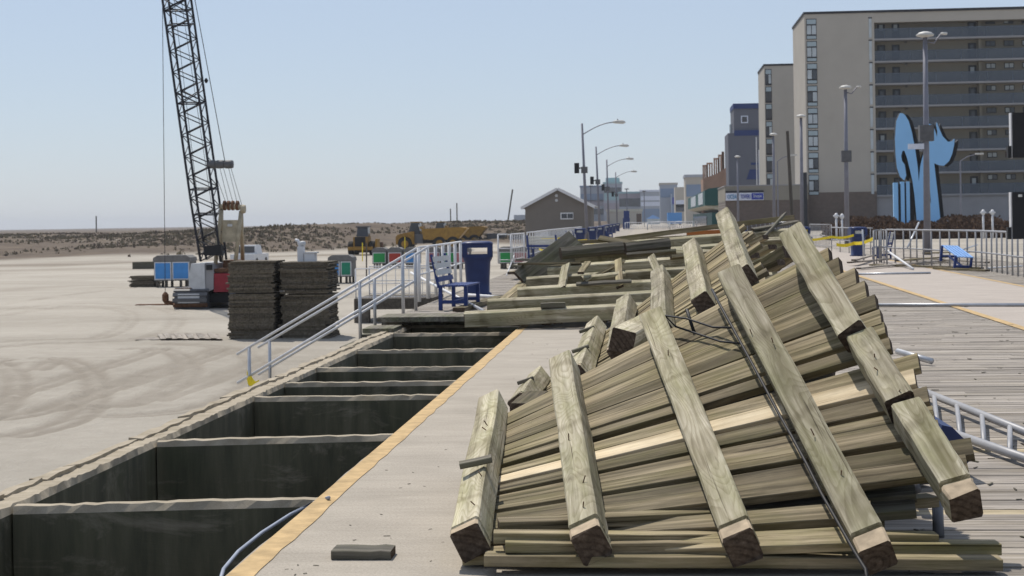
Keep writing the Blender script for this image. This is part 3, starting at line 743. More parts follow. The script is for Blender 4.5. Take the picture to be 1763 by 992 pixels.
bpx(1325, 458, 19.0, 1362, 433, 18.7, 'short thick block lying behind the top of the near panel', w=.22, h=.14, cat='block')
# blocks beside the path
board('timber_block', A(1072, 588, 12.9), A(1112, 566, 13.6), 'thick dark ended timber block between the near and rear panels', w=.19, h=.18, mat='beam', cat='block', roll=.25, cham=.01)
board('timber_block', A(898, 712, 12.2) , A(925, 690, 12.7), 'pale stubby timber block beside the path, under the rear joist', w=.18, h=.15, mat='plank', cat='block', cham=.01)
board('wood_block', P(575, 950, .024), P(677, 950, .024), 'short dark wet board lying alone on the concrete path', w=.16, h=.042, mat='oldwood', cat='board', cham=.004)
# debris left of the pile on the seaward deck
for (u0, v0, u1, v1, z, lab) in ((925, 452, 960, 474, .25, 'dark plank lying on the seaward deck beside the leaning board'), (880, 470, 955, 455, .2, 'mossy plank across the seaward deck beyond the bin'),
                                 (893, 447, 975, 449, .45, 'thin dark slab stacked on the seaward deck'), (885, 458, 965, 462, .25, 'thick dark slab under the thin slab on the seaward deck'), (790, 533, 860, 512, .05, 'grey plank on the deck in front of the blue bin')):
    board('loose_plank', P(u0, v0, z), P(u1, v1, z), lab, w=.22, h=.07, mat='oldwood' if 'dark' in lab else 'plank', group='loose planks on the seaward deck')
tb = board('timber_block', P(905, 478, .14), P(945, 462, .14), 'short brown square timber lying beside the blue bin', w=.22, h=.22, mat='plank', cat='block')
m = MB().box((-4.42, 27.4, -.02), (-2.75, 28.5, .06)); solo('deck_slab', m, 'oldwood', 'torn dark deck slab at the end of the pit under the bench', 'slab')
m = MB().box((-4.5, 26.4, -.13), (-4.0, 27.3, -.06)); solo('deck_slab', m, 'oldwood', 'small broken slab on the sea wall below the stair rail', 'slab')

# debris by the landward railing
DB = 'loose planks by the landward railing'
for i, (u0, v0, u1, v1, z) in enumerate(((1478, 462, 1640, 448, .06), (1500, 456, 1690, 462, .05), (1462, 452, 1530, 446, .12), (1545, 449, 1660, 440, .18), (1560, 443, 1700, 452, .1), (1610, 462, 1700, 466, .04), (1470, 448, 1500, 440, .2), (1590, 436, 1668, 434, .16))):
    board('loose_plank', P(u0, v0, z), P(u1, v1, z), ('grey weathered plank thrown down by the landward railing', 'brown weathered plank thrown down by the landward railing')[i % 2], w=.16, h=.05, mat=('greyplank', 'plank')[i % 2], group=DB)

# ============================================================ PIPES, HOSES
def pipe(name, pts, r_, label, mat='galv', cat='pipe', group=None, n=8):
    return solo(name, MB().tube(pts, r_, n), mat, label, cat, group, True, loc=pts[0])
pipe('fallen_pipe', [P(1478, 525, .035), P(1800, 525, .035)], .03, 'long grey pipe lying straight across the boardwalk planks and lane')
pipe('fallen_pipe', [P(1476, 472, .03), P(1602, 470, .03)], .03, 'grey pipe lying at the edge of the lane near the broken bench')
pipe('fallen_pipe', [P(1545, 605, .12), P(1604, 622, .05)], .034, 'stub of grey pipe with open end on the planks beside the near panel')
pipe('fallen_pipe', [P(1522, 428, .5), P(1572, 463, .04)], .035, 'bright pipe leaning down from the railing corner', 'white')
pipe('fallen_pipe', [P(1700, 462, .03), P(1760, 458, .05)], .025, 'thin white pipe lying along the foot of the landward railing', 'white')
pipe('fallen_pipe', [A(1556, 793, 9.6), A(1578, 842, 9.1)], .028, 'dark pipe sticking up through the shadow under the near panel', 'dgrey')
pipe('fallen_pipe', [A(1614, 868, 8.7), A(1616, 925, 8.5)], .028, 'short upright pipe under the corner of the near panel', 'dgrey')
pipe('hose', [P(566, 857, 0.02)] + [A(u, v, D) for u, v, D in ((540, 866, 10.35), (500, 886, 10.0), (450, 918, 9.5), (410, 950, 9.1), (385, 980, 8.7), (370, 1030, 8.3))], .011, 'grey hose hanging down into the concrete pit', 'hose', 'hose', n=10)
c1 = [Vector(p) for p in C1]
pts = []
for k in range(12):
    t = 1.0 - k / 11 * 1.13; s = .79 - .052
    q = hyp(c1, s, t) + hnorm(c1, s, t) * (.075 + .012 * math.sin(k * 1.9)); pts.append(q)
pipe('conduit', pts + [pts[-1] + Vector((.03, -.12, -.05)), pts[-1] + Vector((.02, -.30, -.12))], .008, 'black conduit running down the side of the fourth joist', 'black', 'conduit')
w = [hyp(c1, s, t) + hnorm(c1, s, t) * hh for s, t, hh in ((.735, .80, .06), (.69, .86, .03), (.64, .91, .09), (.59, .97, .10), (.60, .93, .05), (.64, .87, .03), (.69, .79, .02), (.735, .74, .03))]
pipe('loose_wire', w, .006, 'bent black wire looping over the planks of the near panel', 'black', 'wire')
pipe('bent_nail_bar', [hyp(c1, .62, .93) + Vector((0, 0, .12)), hyp(c1, .635, .90)], .010, 'short dark bar poking out of the planks beside the looping wire', 'black', 'bar')

# fallen railing section on the right
fr = thing('fallen_railing', 'fallen grey pipe railing section lying on the planks beside the near panel', 'railing', P(1700, 740, 0))
a0, a1, b0, b1 = P(1585, 672, .09), P(1830, 770, .07), P(1600, 732, .06), P(1830, 812, .05)
MB().tube([a0, a1], .030, 10).build('rail', 'railgrey', fr, True); MB().tube([b0, b1], .030, 10).build('rail', 'railgrey', fr, True)
for k in range(5):
    f = .12 + .19 * k; MB().tube([a0.lerp(a1, f), b0.lerp(b1, f - .04 if f > .04 else 0)], .019, 8).build('picket', 'railgrey', fr, True)

# ============================================================ BLUE BINS, BENCHES
def make_bin():
    root = thing('litter_bin', '', 'bin')
    MB().lathe([(.20, 0), (.285, .0), (.29, .035), (.245, .06), (.25, .3), (.268, .60), (.275, .70), (.315, .78), (.325, .82)], 28, sq=4).build('body', 'blue', root, True)
    h = MB()
    for sx in (-1, 1): h.box((-.035 , -.27, .80), (.035, .27, 1.07), c=(sx * .288, 0, 0))
    for sy in (-1, 1):
        h.box((-.29, -.03, 1.0), (.29, .03, 1.075), c=(0, sy * .285, 0)); h.box((-.29, -.03, .80), (.29, .03, .86), c=(0, sy * .285, 0))
        for sx in (-1, 1): h.box((-.05, -.028, .82), (.05, .028, 1.04), c=(sx * .262, sy * .284, 0))
    h.build('hood', 'blue', root)
    MB().lathe([(.322, 1.06), (.335, 1.075), (.325, 1.105), (.27, 1.13), (.1, 1.14)], 28, sq=4).build('lid', 'blue', root, True)
    for sy in (-1, 1): MB().box((-.17, -.004, .865), (.17, .004, .985), c=(0, sy * .262, 0)).build('label_plate', 'label', root)
    return root
bin0 = make_bin()
# the near bin has open hood windows: drop its plates
bins = [(P(823, 508), 'tall navy plastic bin with open hood beside the blue bench', None, 1.04, 6)]
for u, v, lab in ((1000, 425, 'navy bin in a row along the seaward railing, first after the yellow tape'), (1021, 418, 'navy bin in the row along the seaward railing, beside the lamp post'), (1034, 414, 'navy bin close behind another bin along the seaward railing')):
    bins.append((P(u, v), lab, 'bins along the seaward railing', 1.0, -12))
for D in (150, 168, 186, 205, 235): bins.append((Vector((-3.9, D, 0)), 'small distant navy bin in the row leading to the far barriers', 'bins along the seaward railing', 1.0, 0))
bins += [(P(1477, 441), 'upright navy bin with worn label by the landward railing corner', None, 1.03, 8), (P(1382, 431), 'navy bin behind yellow tape beyond the near panel top', None, 1.0, 10)]
first = True
for p, lab, grp, sc, rz in bins:
    b = bin0 if first else copy_tree(bin0); 
    b.location = p; b.scale = (sc,) * 3; b.rotation_euler = (0, 0, rad(rz)); b['label'] = lab
    if grp: b['group'] = grp
    elif 'group' in b: del b['group']
    if first:
        pass
    first = False
nb = bin0
solo('bin_lid', MB().prism([A(u, v, 10.3) for u, v in ((1622, 732), (1640, 736), (1672, 768), (1669, 794), (1656, 809), (1640, 800), (1612, 770))], (-.05, .5, .03)), 'blue', 'broken navy bin lid trapped under the edge of the near panel', 'bin lid')
s2 = copy_tree(bin0); s2.location = P(1357, 431) + Vector((0, 0, .30)); s2.rotation_euler = (rad(90), 0, rad(70)); s2['label'] = 'navy bin lying on its side behind the yellow tape'
s3 = copy_tree(bin0); s3.location = P(1294, 452) + Vector((0, 0, .02)); s3.rotation_euler = (rad(-28), rad(-24), 0); s3['label'] = 'tilted navy bin wedged behind the tall rear joist'
for ch in list(bin0.children):
    if ch.name.startswith('label_plate'): bpy.data.objects.remove(ch)

def make_bench():
    """length along y, back at x = 0, seat towards +x"""
    root = thing('bench', '', 'bench'); L = 1.5
    for k in range(5): MB().box((.02 + k * .1, -L / 2, .43), (.094 + k * .1, L / 2, .46)).build('seat_slat', 'bluep', root)
    R = Matrix.Rotation(rad(-12), 3, 'Y')
    for k in range(4): MB().box((-.015, -L / 2 + .03, .08 + k * .125), (.012, L / 2 - .03, .175 + k * .125), R, (.0, 0, .44)).build('back_slat', 'label' if k else 'bluep', root)
    for sy in (-1, 1):
        y = sy * (L / 2 - .1)
        MB().box((-.03, -.035, 0), (.035, .035, .46), c=(0, y, 0)).build('leg', 'bluep', root); MB().box((.44, -.035, 0), (.505, .035, .43), c=(0, y, 0)).build('leg', 'bluep', root)
        MB().box((-.055, -.035, -.02), (-.015, .035, .60), R, (0.0, y, .44)).build('back_post', 'bluep', root); MB().box((.036, -.03, .12), (.439, .03, .18), c=(0, y, 0)).build('side_rail', 'bluep', root)
    MB().box((.2, -L / 2 + .1, .13), (.26, L / 2 - .1, .17)).build('stretcher', 'bluep', root)
    return root
bench0 = make_bench()
bench0.location = A(770, 527, 31.2); bench0.location.z = 0; bench0.rotation_euler = (0, 0, rad(-4)); bench0['label'] = 'blue slatted bench facing inland beside the tall navy bin'
for p, rot, lab in ((P(935, 447), (0, 0, rad(70)), 'blue bench standing against the seaward railing behind the slabs'), (P(985, 428), (0, 0, rad(20)), 'blue bench beyond the yellow tape by the seaward railing'),
                    (P(1045, 410), (0, 0, rad(0)), 'distant blue bench between the navy bins'),
                    (P(1530, 446), (0, 0, rad(165)), 'blue bench standing upright against the landward railing'),):
    b = copy_tree(bench0); b.location = p; b.rotation_euler = rot; b['label'] = lab
b = copy_tree(bench0); b.location = P(1648, 464) + Vector((-.25, .2, .10)); b.rotation_euler = (rad(12), rad(3), rad(8)); b['label'] = 'broken blue slatted bench seat, sunlight painted into its slats, tipped by the landward railing'
for ch in list(b.children):
    if ch.name.startswith('back'): bpy.data.objects.remove(ch)
    elif ch.name.startswith('seat'): ch.data = ch.data.copy(); ch.data.materials[0] = M['bluel']  # sunlight on the slats painted as a paler blue
# ============================================================ RAILINGS
def railing(name, label, pts, h=1.07, step=.15, pr=.016, rr=.024, mids=(.5,), bottom=.08, group=None, mat='white', posts=True, pick=True, lean=None):
    root = thing(name, label, 'railing', pts[0], group)
    pts = [Vector(p) for p in pts]; up = Vector((0, 0, 1)) if lean is None else Vector(lean).normalized()
    MB().tube([p + up * h for p in pts], rr, 8).build('top_rail', mat, root, True)
    for f in mids: MB().tube([p + up * (h * f) for p in pts], rr * .8, 8).build('mid_rail', mat, root, True)
    if bottom is not None: MB().tube([p + up * bottom for p in pts], rr * .7, 6).build('bottom_rail', mat, root, True)
    seg = [(pts[i + 1] - pts[i]).length for i in range(len(pts) - 1)]; tot = sum(seg); n = int(tot / step); me = None
    if pick:
        mt = MB().tube([Vector((0, 0, 0)), up * h], pr, 6).mesh('picket', mat, smooth=True)
        for k in range(n + 1):
            d = min(k * step, tot - 1e-4); i = 0
            while d > seg[i]: d -= seg[i]; i += 1
            o = bpy.data.objects.new('picket', mt); COL.objects.link(o); o.parent = root; o.location = pts[i].lerp(pts[i + 1], d / seg[i]) - pts[0]
    if posts:
        pm = MB().tube([Vector((0, 0, -.05)), up * h], rr * 1.15, 8).mesh('post', mat, smooth=True)
        for p in pts:
            o = bpy.data.objects.new('post', pm); COL.objects.link(o); o.parent = root; o.location = p - pts[0]
    return root
# landward railing (torn, wavy)
rp = [P(u, v) for u, v in ((1527, 452), (1560, 454), (1592, 457), (1620, 459), (1650, 461), (1685, 464), (1720, 470), (1752, 476), (1800, 484))]
railing('landward_railing', 'long wavy white picket railing along the landward edge', rp, 1.12, .78, .026, .030, (.45,), None, posts=False, mat='railgrey')
railing('railing_gate', 'white picket gate folded at the railing corner beside the navy bin', [P(1505, 456), P(1516, 452), P(1527, 456)], 1.12, 1.1, .022, .026, (.5,), None, mat='railgrey')
railing('landward_railing', 'white railing stretch behind the upright navy bin', [P(1432, 433), P(1470, 437), P(1503, 440)], 1.1, 2.2, .022, .026, (.5, .25), None, posts=False, mat='railgrey')
pipe('bent_post', [P(1487, 450), P(1487, 450) + Vector((.0, 0, .55)), P(1487, 450) + Vector((-.02, 0, 1.12))], .035, 'single leaning grey post in front of the upright navy bin', 'galv', 'post')
pipe('broken_rail', [P(1563, 455) + Vector((0, 0, .55)), P(1583, 452) + Vector((0, 0, 1.35))], .03, 'broken rail sticking up above the landward railing', 'galv', 'rail')
pipe('broken_rail', [P(1655, 463) + Vector((0, 0, .55)), P(1683, 455) + Vector((0, 0, .62))], .025, 'broken rail lying over the tipped bench', 'galv', 'rail')
railing('barrier', 'pale picket barrier behind the yellow tape beyond the pile', [P(1250, 417), P(1330, 417), P(1372, 418)], 1.3, .4, .010, .02, (.5,), .1, 'far barriers', mat='galv')
railing('barrier', 'pale picket barrier between the two navy bins past the pile', [P(1395, 424), P(1432, 428)], 1.2, .5, .012, .02, (.5,), .1, 'far barriers', mat='railgrey')
# far crowd barriers across the boardwalk
for i, (x0, x1, D) in enumerate(((-3.2, .2, 262), (.3, 3.6, 262), (3.7, 7.2, 258), (1.0, 5.0, 305), (5.2, 9.0, 300))):
    railing('crowd_barrier', 'distant white crowd barrier standing across the far boardwalk', [Vector((x0, D, 0)), Vector((x1, D, 0))], 1.15, .34, .035, .05, (), .25, 'far crowd barriers')
# seaward railing from the bin back to the house
railing('seaward_railing', 'white railing with rounded end running back past the grey house', [P(908, 443), P(921, 440), P(945, 430), P(980, 420), P(1002, 415)], 1.1, 1.3, .022, .03, (), .12, posts=False)
railing('seaward_railing', 'white railing section at the seaward stair head beyond the bin', [P(858, 452), P(880, 452), P(903, 447)], 1.1, .6, .016, .026, (.5,), .1)
railing('seaward_railing', 'white railing behind the blue bench', [P(722, 520), P(760, 505), P(795, 490)], 1.1, 1.5, .04, .026, (.5,), None, posts=False)
for u0, u1 in ((884, 902),):
    a, b = P(u0, 473), P(u1, 440); pipe('brace', [P(872, 400 + 75), P(885, 440)], .02, 'white diagonal brace at the beyond stair railing', 'white', 'brace')
# stair down to the beach
D0, D1 = 29.0, 30.6
st = thing('beach_stair', 'white pipe stair railings leading down from the deck to the sand', 'stair', (-4.4, 29.5, BZ))
top, bot = -4.22, -7.12
def sz(x): return .0 + (x - top) * (0 - BZ - .05) / (top - bot)
for k in range(9):
    x = top - .37 * (k + .5); MB().box((x - .2, D0, sz(x) - .06), (x + .2, D1, sz(x) - .01)).build('tread', 'oldwood', st)
for D in (D0, D1):
    MB().tube([(top + .25, D, 1.16), (bot - .05, D, sz(bot) + 1.0)], .023, 8).build('hand_rail', 'white', st, True)
    MB().tube([(top, D, .55), (bot - .05, D, sz(bot) + .50)], .024, 8).build('mid_rail', 'white', st, True)
    for x in (top, -4.98, -6.95):
        MB().tube([(x, D, sz(x) - .1), (x, D, sz(x) + 1.02)], .03, 8).build('post', 'galv', st, True)
    MB().box((bot, D - .03, -.28), (top, D + .03, -.06)).build('stringer', 'oldwood', st) if False else None
m = MB()
for D in (D0 + .1, D1 - .1):
    m.prism([(top, D, -.05), (bot, D, sz(bot) - .05), (bot, D, sz(bot) - .3), (top, D, -.3)], (0, .05, 0))
m.build('stringer', 'oldwood', st)
pipe('brace', [P(708, 500, .0) + Vector((0, 0, .42)), P(832, 535, .03)], .028, 'white rail fallen diagonally from the stair post past the blue bench', 'white', 'rail')
pipe('fallen_pipe', [P(805, 508, .05), P(862, 512, .04)], .035, 'white pipe lying on the deck at the foot of the navy bin', 'white')
# ramp platform on the sand beyond the stair
pf = thing('beach_platform', 'low wooden platform with thin white railing standing on the sand past the stair', 'platform', P(650, 560, BZ))
p0 = P(610, 556, BZ); p1 = P(712, 556, BZ); yb = p0.y
ph = .80
MB().box((p0.x, yb, BZ + ph - .36), (p1.x + .6, yb + 3, BZ + ph)).build('deck', 'pole', pf); MB().box((p0.x + .0, yb, BZ - .05), (p0.x + .5, yb + .3, BZ + ph - .361)).build('leg', 'pole', pf); MB().box((p1.x, yb + .2, BZ - .05), (p1.x + .4, yb + .5, BZ + ph - .361)).build('leg', 'pole', pf)
railing('platform_railing', 'thin white railing around the low platform on the sand', [(p0.x + .05, yb + .1, BZ + ph), (p1.x + .5, yb + .1, BZ + ph)], 1.0, .45, .012, .02, (.5,), .05)
railing('platform_railing', 'thin white railing at the rear of the low platform on the sand', [(p0.x + .05, yb + 2.9, BZ + ph), (p1.x + .5, yb + 2.9, BZ + ph)], 1.0, .6, .012, .02, (.5,), .05)

# yellow tape
def tape(pts, label, w=.07):
    m = MB(); vs = []; fs = []; up = Vector((0, 0, 1)); r = random.Random(int(pts[0].x * 100)); dense = []
    for i in range(len(pts) - 1):
        for k in range(8): dense.append(pts[i].lerp(pts[i + 1], k / 8) - up * (.06 * math.sin(math.pi * k / 8)))
    dense.append(pts[-1])
    for i, p in enumerate(dense):
        a = Vector((0, .25 * math.sin(i * .8), 1)).normalized() * (w / 2); off = Vector((0, .004, 0))
        vs += [p - a, p + a, p + a + off, p - a + off]
        if i:
            b = 4 * (i - 1)
            for j in range(4): fs.append((b + j, b + (j + 1) % 4, b + 4 + (j + 1) % 4, b + 4 + j))
    m.add(vs, fs); return solo('barrier_tape', m, 'tape', label, 'tape', 'yellow barrier tape')
def up(p, z): return Vector((p.x, p.y, z))
tape([A(925, 408, 70), A(965, 410, 70), A(1010, 413, 74), A(1028, 421, 60)], 'yellow tape strung from the seaward railing to the pile, upper strand')
tape([A(928, 429, 60), A(960, 430, 56), A(990, 429, 50)], 'yellow tape strung low from the seaward railing behind the leaning board')
tape([A(1300, 408, 60), A(1345, 402, 62), A(1390, 398, 64)], 'yellow tape strung from the pile to the far navy bin, upper strand', .12)
tape([A(1305, 417, 58), A(1360, 413, 60), A(1432, 408, 62), A(1470, 405, 62)], 'yellow tape strung past the fallen navy bin', .09)
tape([A(1310, 426, 56), A(1362, 424, 56)], 'yellow tape lying low behind the tall rear joist', .12)
tape([A(1440, 421, 62), A(1470, 419, 62), A(1503, 411, 60)], 'yellow tape tied around the upright navy bin', .12)
tape([A(425, 645, 29), A(432, 655, 28.9), A(446, 662, 28.8)], 'yellow tape hanging from the foot of the stair rail', .17)
# ============================================================ CRANE
CD = 66.0
cr = thing('crawler_crane', 'crawler crane with dark lattice boom, pale grey and red body on the beach', 'crane', P(365, 535, BZ))
def cA(u, v, dd=0): return A(u, v, CD + dd)
# tracks
def track(u0, u1, dd, lab):
    x0, x1 = cA(u0, 520, dd).x, cA(u1, 520, dd).x; y0 = CD + dd; L = 4.2; h = .78
    o = MB(); prof = []
    for k in range(28):
        a = 2 * math.pi * k / 28; ca, sa = math.cos(a), math.sin(a)
        prof.append((y0 + L / 2 + (L / 2 - h / 2) * (1 if ca > 0 else -1) + h / 2 * ca, BZ + h / 2 + h / 2 * sa))
    o.prism([Vector((x0, p[0], p[1])) for p in prof], (x1 - x0, 0, 0)); t = o.build('track', 'dgrey', cr)
    for k in range(40):
        i = k / 40 * 28; p = prof[int(i) % 28]
    # shoes along the loop
    per = []
    n = 44
    for k in range(n):
        s = k / n * (2 * (L - h) + math.pi * h)
        if s < L - h: p, nrm = (y0 + h / 2 + s, BZ + h), (0, 1)
        elif s < L - h + math.pi * h / 2:
            a = math.pi / 2 - (s - (L - h)) / (h / 2); p, nrm = (y0 + L - h / 2 + h / 2 * math.cos(a), BZ + h / 2 + h / 2 * math.sin(a)), (math.cos(a), math.sin(a))
        elif s < 2 * (L - h) + math.pi * h / 2: p, nrm = (y0 + L - h / 2 - (s - (L - h) - math.pi * h / 2), BZ), (0, -1)
        else:
            a = -math.pi / 2 - (s - 2 * (L - h) - math.pi * h / 2) / (h / 2); p, nrm = (y0 + h / 2 + h / 2 * math.cos(a), BZ + h / 2 + h / 2 * math.sin(a)), (math.cos(a), math.sin(a))
        R = Matrix.Rotation(math.atan2(nrm[1], nrm[0]) - math.pi / 2, 3, 'X')
        MB().box((x0 - .06, -.07, -.02), (x1 + .06, .07, .06), R, (0, p[0], p[1])).build('shoe', 'dgrey' if k % 5 else 'rust', t)
    MB().box((x0 + .15, y0 - .02, BZ + .25), (x1 - .25, y0 + .2, BZ + .62)).build('track_frame', 'lgrey', t)
track(300, 354, 0, 'left'); track(398, 450, 0, 'right')
x0, x1 = cA(340, 500).x, cA(440, 500).x
MB().box((x0 + .3, CD + .9, BZ + .45), (x1 - .3, CD + 3.2, BZ + 1.0)).build('undercarriage', 'black', cr)
# body: rounded pale counterweight, dark louvre, red house
def cbox(name, u0, v0, u1, v1, d0, d1, mat, parent=cr, cham=.0):
    a, b = cA(u0, v1, d0), cA(u1, v0, d0)
    return MB().box((a.x, CD + d0, a.z), (b.x, CD + d1, b.z)).build(name, mat, parent)
poly = [cA(u, v, .2) for u, v in ((329, 454), (352, 453), (353, 500), (336, 501), (325, 492), (325, 478))]
MB().prism(poly, (0, 4.2, 0)).build('counterweight', 'lgrey', cr)
poly = [cA(u, v, .25) for u, v in ((353.3, 453), (366, 454), (367.5, 470), (367.5, 498), (356, 503), (353.3, 500))]
MB().prism(poly, (0, 4.0, 0)).build('engine_housing', 'concgrey', cr)
cbox('louvre', 355, 456, 365, 465, .2, .25, 'black')
cbox('machine_house', 368, 470, 440, 503, .3, 4.0, 'red')
cbox('house_roof', 366, 462, 440, 469.6, .4, 4.0, 'rust')
cbox('turntable', 360, 503.5, 432, 521, .6, 3.6, 'black')
cbox('winch', 384, 448, 408, 461, 1.0, 2.2, 'rust')
# A-frame gantry
def bar(p, q, r_, name, mat, parent=cr, n=6): return MB().tube([p, q], r_, n).build(name, mat, parent, True)
for u0, v0, u1, v1, dd in ((381, 362, 371, 455, .8), (415, 364, 405, 455, .8), (381, 362, 381, 455, 2.6), (415, 364, 418, 455, 2.6)):
    bar(cA(u0, v0, .8), cA(u1, v1, dd), .085, 'gantry_leg', 'tan')
pl_ = MB().prism([cA(u, v, .82) for u, v in ((383, 379), (411, 379), (409, 417), (382, 417))], (0, .08, 0)).build('gantry_plate', 'tan', cr)
for u in (394, 397.6): MB().lathe([(.055, -.02), (.055, .02)], 12, c=cA(u, 388, .80), axis='y').build('plate_hole', 'lgrey', pl_)
bar(cA(379, 356, .8), cA(417, 357, .8), .12, 'gantry_beam', 'tan')
for u in (387, 394, 401, 409): MB().lathe([(.19, -.05), (.2, 0), (.19, .05)], 14, c=cA(u, 354, .8), axis='x').build('sheave', 'rust', cr)
MB().lathe([(.16, -.08), (.18, 0), (.16, .08)], 14, c=cA(419, 360, .8), axis='x').build('sheave', 'tan', cr)
# boom
base_l, base_r = (345, 450), (386, 450); tip_l, tip_r = (258, -165), (300, -165)
def chord(side, back, f):
    (bu, bv), (tu, tv) = (base_l, tip_l) if side == 0 else (base_r, tip_r)
    # straight box section, slightly tapered at the foot
    nar = max(0, 1 - f / .16); cu = (base_l[0] + base_r[0]) / 2 * (1 - f) + (tip_l[0] + tip_r[0]) / 2 * f; cv = bv + (tv - bv) * f
    hw = 19.5 * (1 - .12 * nar) * (1 if side else -1)
    return A(cu + hw + (7 if back else -3), cv - (3 if back else 0), CD + .6 + (1.25 * (1 - .35 * nar) if back else 0))
nb_ = 19; boom = MB().tube([chord(0, 0, k / 24) for k in range(25)], .05, 6).build('boom_chord', 'steel', cr, True)
for s, b in ((1, 0), (0, 1), (1, 1)): MB().tube([chord(s, b, k / 24) for k in range(25)], .05, 6).build('boom_chord', 'steel', cr, True)
m = MB(); nz = 17
for k in range(nz):
    f0, f1, f2 = k / nz, (k + .5) / nz, (k + 1) / nz
    for b in (0, 1):
        m.tube([chord(0, b, f0), chord(1, b, f1)], .024, 5); m.tube([chord(1, b, f1), chord(0, b, f2)], .024, 5)
    for s in (0, 1):
        m.tube([chord(s, 0, f0), chord(s, 1, f1)], .02, 5); m.tube([chord(s, 1, f1), chord(s, 0, f2)], .02, 5)
m.build('boom_lacing', 'steel', cr, True)
for f in (.02, .13, .20, .44, .66, .70, .92):
    m = MB()
    for b in (0, 1): m.tube([chord(0, b, f), chord(1, b, f)], .03, 5)
    for s in (0, 1): m.tube([chord(s, 0, f), chord(s, 1, f)], .03, 5)
    m.build('boom_frame', 'steel', cr, True)
m = MB()
for f in (.44, .70):
    for b in (0, 1): m.tube([chord(0, b, f), chord(1, b, f + .035)], .024, 5); m.tube([chord(1, b, f), chord(0, b, f + .035)], .024, 5)
m.build('boom_splice', 'steel', cr, True)
MB().prism([cA(u, v, .5) for u, v in ((352, 424), (380, 421), (383, 440), (352, 440))], (0, .3, 0)).build('boom_foot_plate', 'black', cr)
# bridle and ropes
br_ = MB()
for u in (364, 379, 394): br_.lathe([(.15, -.17), (.17, -.1), (.17, .1), (.15, .17)], 14, c=cA(u, 283, .7), axis='x')
br_.build('bridle_sheaves', 'dgrey', cr, True); bar(cA(358, 283, .7), cA(401, 283, .7), .1, 'bridle_axle', 'dgrey')
for u0, u1 in ((366, 390), (378, 394), (384, 402), (393, 409), (397, 416)): bar(cA(u0, 287, .7), cA(u1, 352, .8), .010, 'boom_hoist_rope', 'cable')
bar(cA(387, 277, .7), cA(306, -160, .9), .016, 'pendant_line', 'cable'); MB().lathe([(.03, -.1), (.09, 0), (.03, .1)], 10, c=cA(355, 139, .8)).build('line_weight', 'black', cr)
bar(cA(352, 440, 1.2), cA(282, -150, 1.2), .010, 'hoist_rope', 'cable'); bar(cA(377, 440, 1.2), cA(290, -150, 1.2), .010, 'hoist_rope', 'cable')
bar(cA(278, -160, .8), cA(284.5, 506, .8), .013, 'hook_rope', 'cable')
MB().lathe([(.05, 0), (.13, .1), (.13, .34), (.05, .45)], 10, c=cA(285, 522, .8)).build('hook_block', 'rust', cr)
bar(cA(284, 520, .8), cA(300, 523, .8), .09, 'clamp', 'rust')
m = MB().box((-.9, -.25, 0), (.55, .25, .06), c=P(272, 526, BZ)); solo('steel_plate', m, 'rust', 'flat rusty plate on the sand under the crane hook', 'plate')

# ============================================================ STACKS OF DECK MATS
mm = MB()
for k in range(9): mm.box((-.72 + k * .1605, -.73, .024), (-.72 + k * .1605 + .152, .73, .0485))
for y in (-.72, -.03, .65): mm.box((-.72, y, 0), (.72, y + .07, .0238))
mat_me = mm.mesh('deck_mat', 'matwood')
def stack(u, v, n, wpx, label, group, seed, jx=.05, dz=.051, start=0, base=None):
    r = random.Random(seed); b = P(u, v, BZ) if base is None else base; b = b + Vector((0, .75, 0))
    for k in range(n):
        o = bpy.data.objects.new('deck_mat', mat_me); COL.objects.link(o)
        jj = jx * (1.5 if r.random() < .35 else .6)
        o.location = (b.x + r.uniform(-jj, jj), b.y + r.uniform(-jj, jj) * .6, b.z + k * dz + (.03 if k >= n * .57 else 0)); o.rotation_euler = (0, 0, r.uniform(-.03, .03)); o.scale = (wpx, 1, 1)
        tag(o, label, 'deck mat', group)
    return b.z + n * dz + .03
z1 = stack(433, 585, 44, .93, 'dark wooden deck mat in the tall stack nearer the crane', 'mats in the stack by the crane', 1)
z2 = stack(526, 583, 43, .98, 'dark wooden deck mat in the tall stack that carries a white pump', 'mats in the stack under the white pump', 2, .07)
stack(245, 495, 11, .95, 'dark deck mat in the low stack beside the blue lockers', 'mats in the low stack', 3, .12, .055)
# white pump on the stack
pb = P(524, 583, BZ); pb = Vector((pb.x - .05, pb.y + .7, z2))
pu = thing('pump_unit', 'white pump with bent spout standing on a tall stack of mats', 'pump', pb)
MB().box((-.02, -.2, 0), (.28, .2, .24), c=pb).build('tank', 'white', pu); MB().box((-.02, -.22, .2401), (.34, .22, .275), c=pb).build('lid', 'lgrey', pu)
MB().box((-.24, -.12, 0), (-.06, .12, .44), c=pb).build('motor', 'white', pu)
MB().tube([pb + Vector((-.15, 0, .4)), pb + Vector((-.2, 0, .52)), pb + Vector((-.25, 0, .62)), pb + Vector((-.32, 0, .63))], .05, 8).build('spout', 'white', pu, True)
MB().lathe([(.05, 0), (.09, .05), (.09, .12), (.05, .16)], 12, c=pb + Vector((-.1, 0, .441))).build('cap', 'lgrey', pu, True)
# boards laid on the sand
wk = thing('sand_mat', 'flattened pale walkway of short boards lying on the sand before the stacks', 'walkway', P(330, 585, BZ))
for k in range(11):
    a, b = P(282 + k * 9.6, 588, BZ), P(275 + k * 9.6, 579, BZ); a.z = b.z = BZ + .06 + .02 * (k % 2)
    put('board', timber_mesh('board', (b - a).length, .165, .03, ('greyplank', 'endgrain', 'sawn'), seg=2, rs=k), a, b, Vector((.05, 0, 1)), wk)
m = MB().box((-.35, -.5, 0), (.35, .5, .04), c=P(262, 585, BZ)); solo('board_scrap', m, 'greyplank', 'scrap of board half buried in sand left of the walkway', 'scrap')

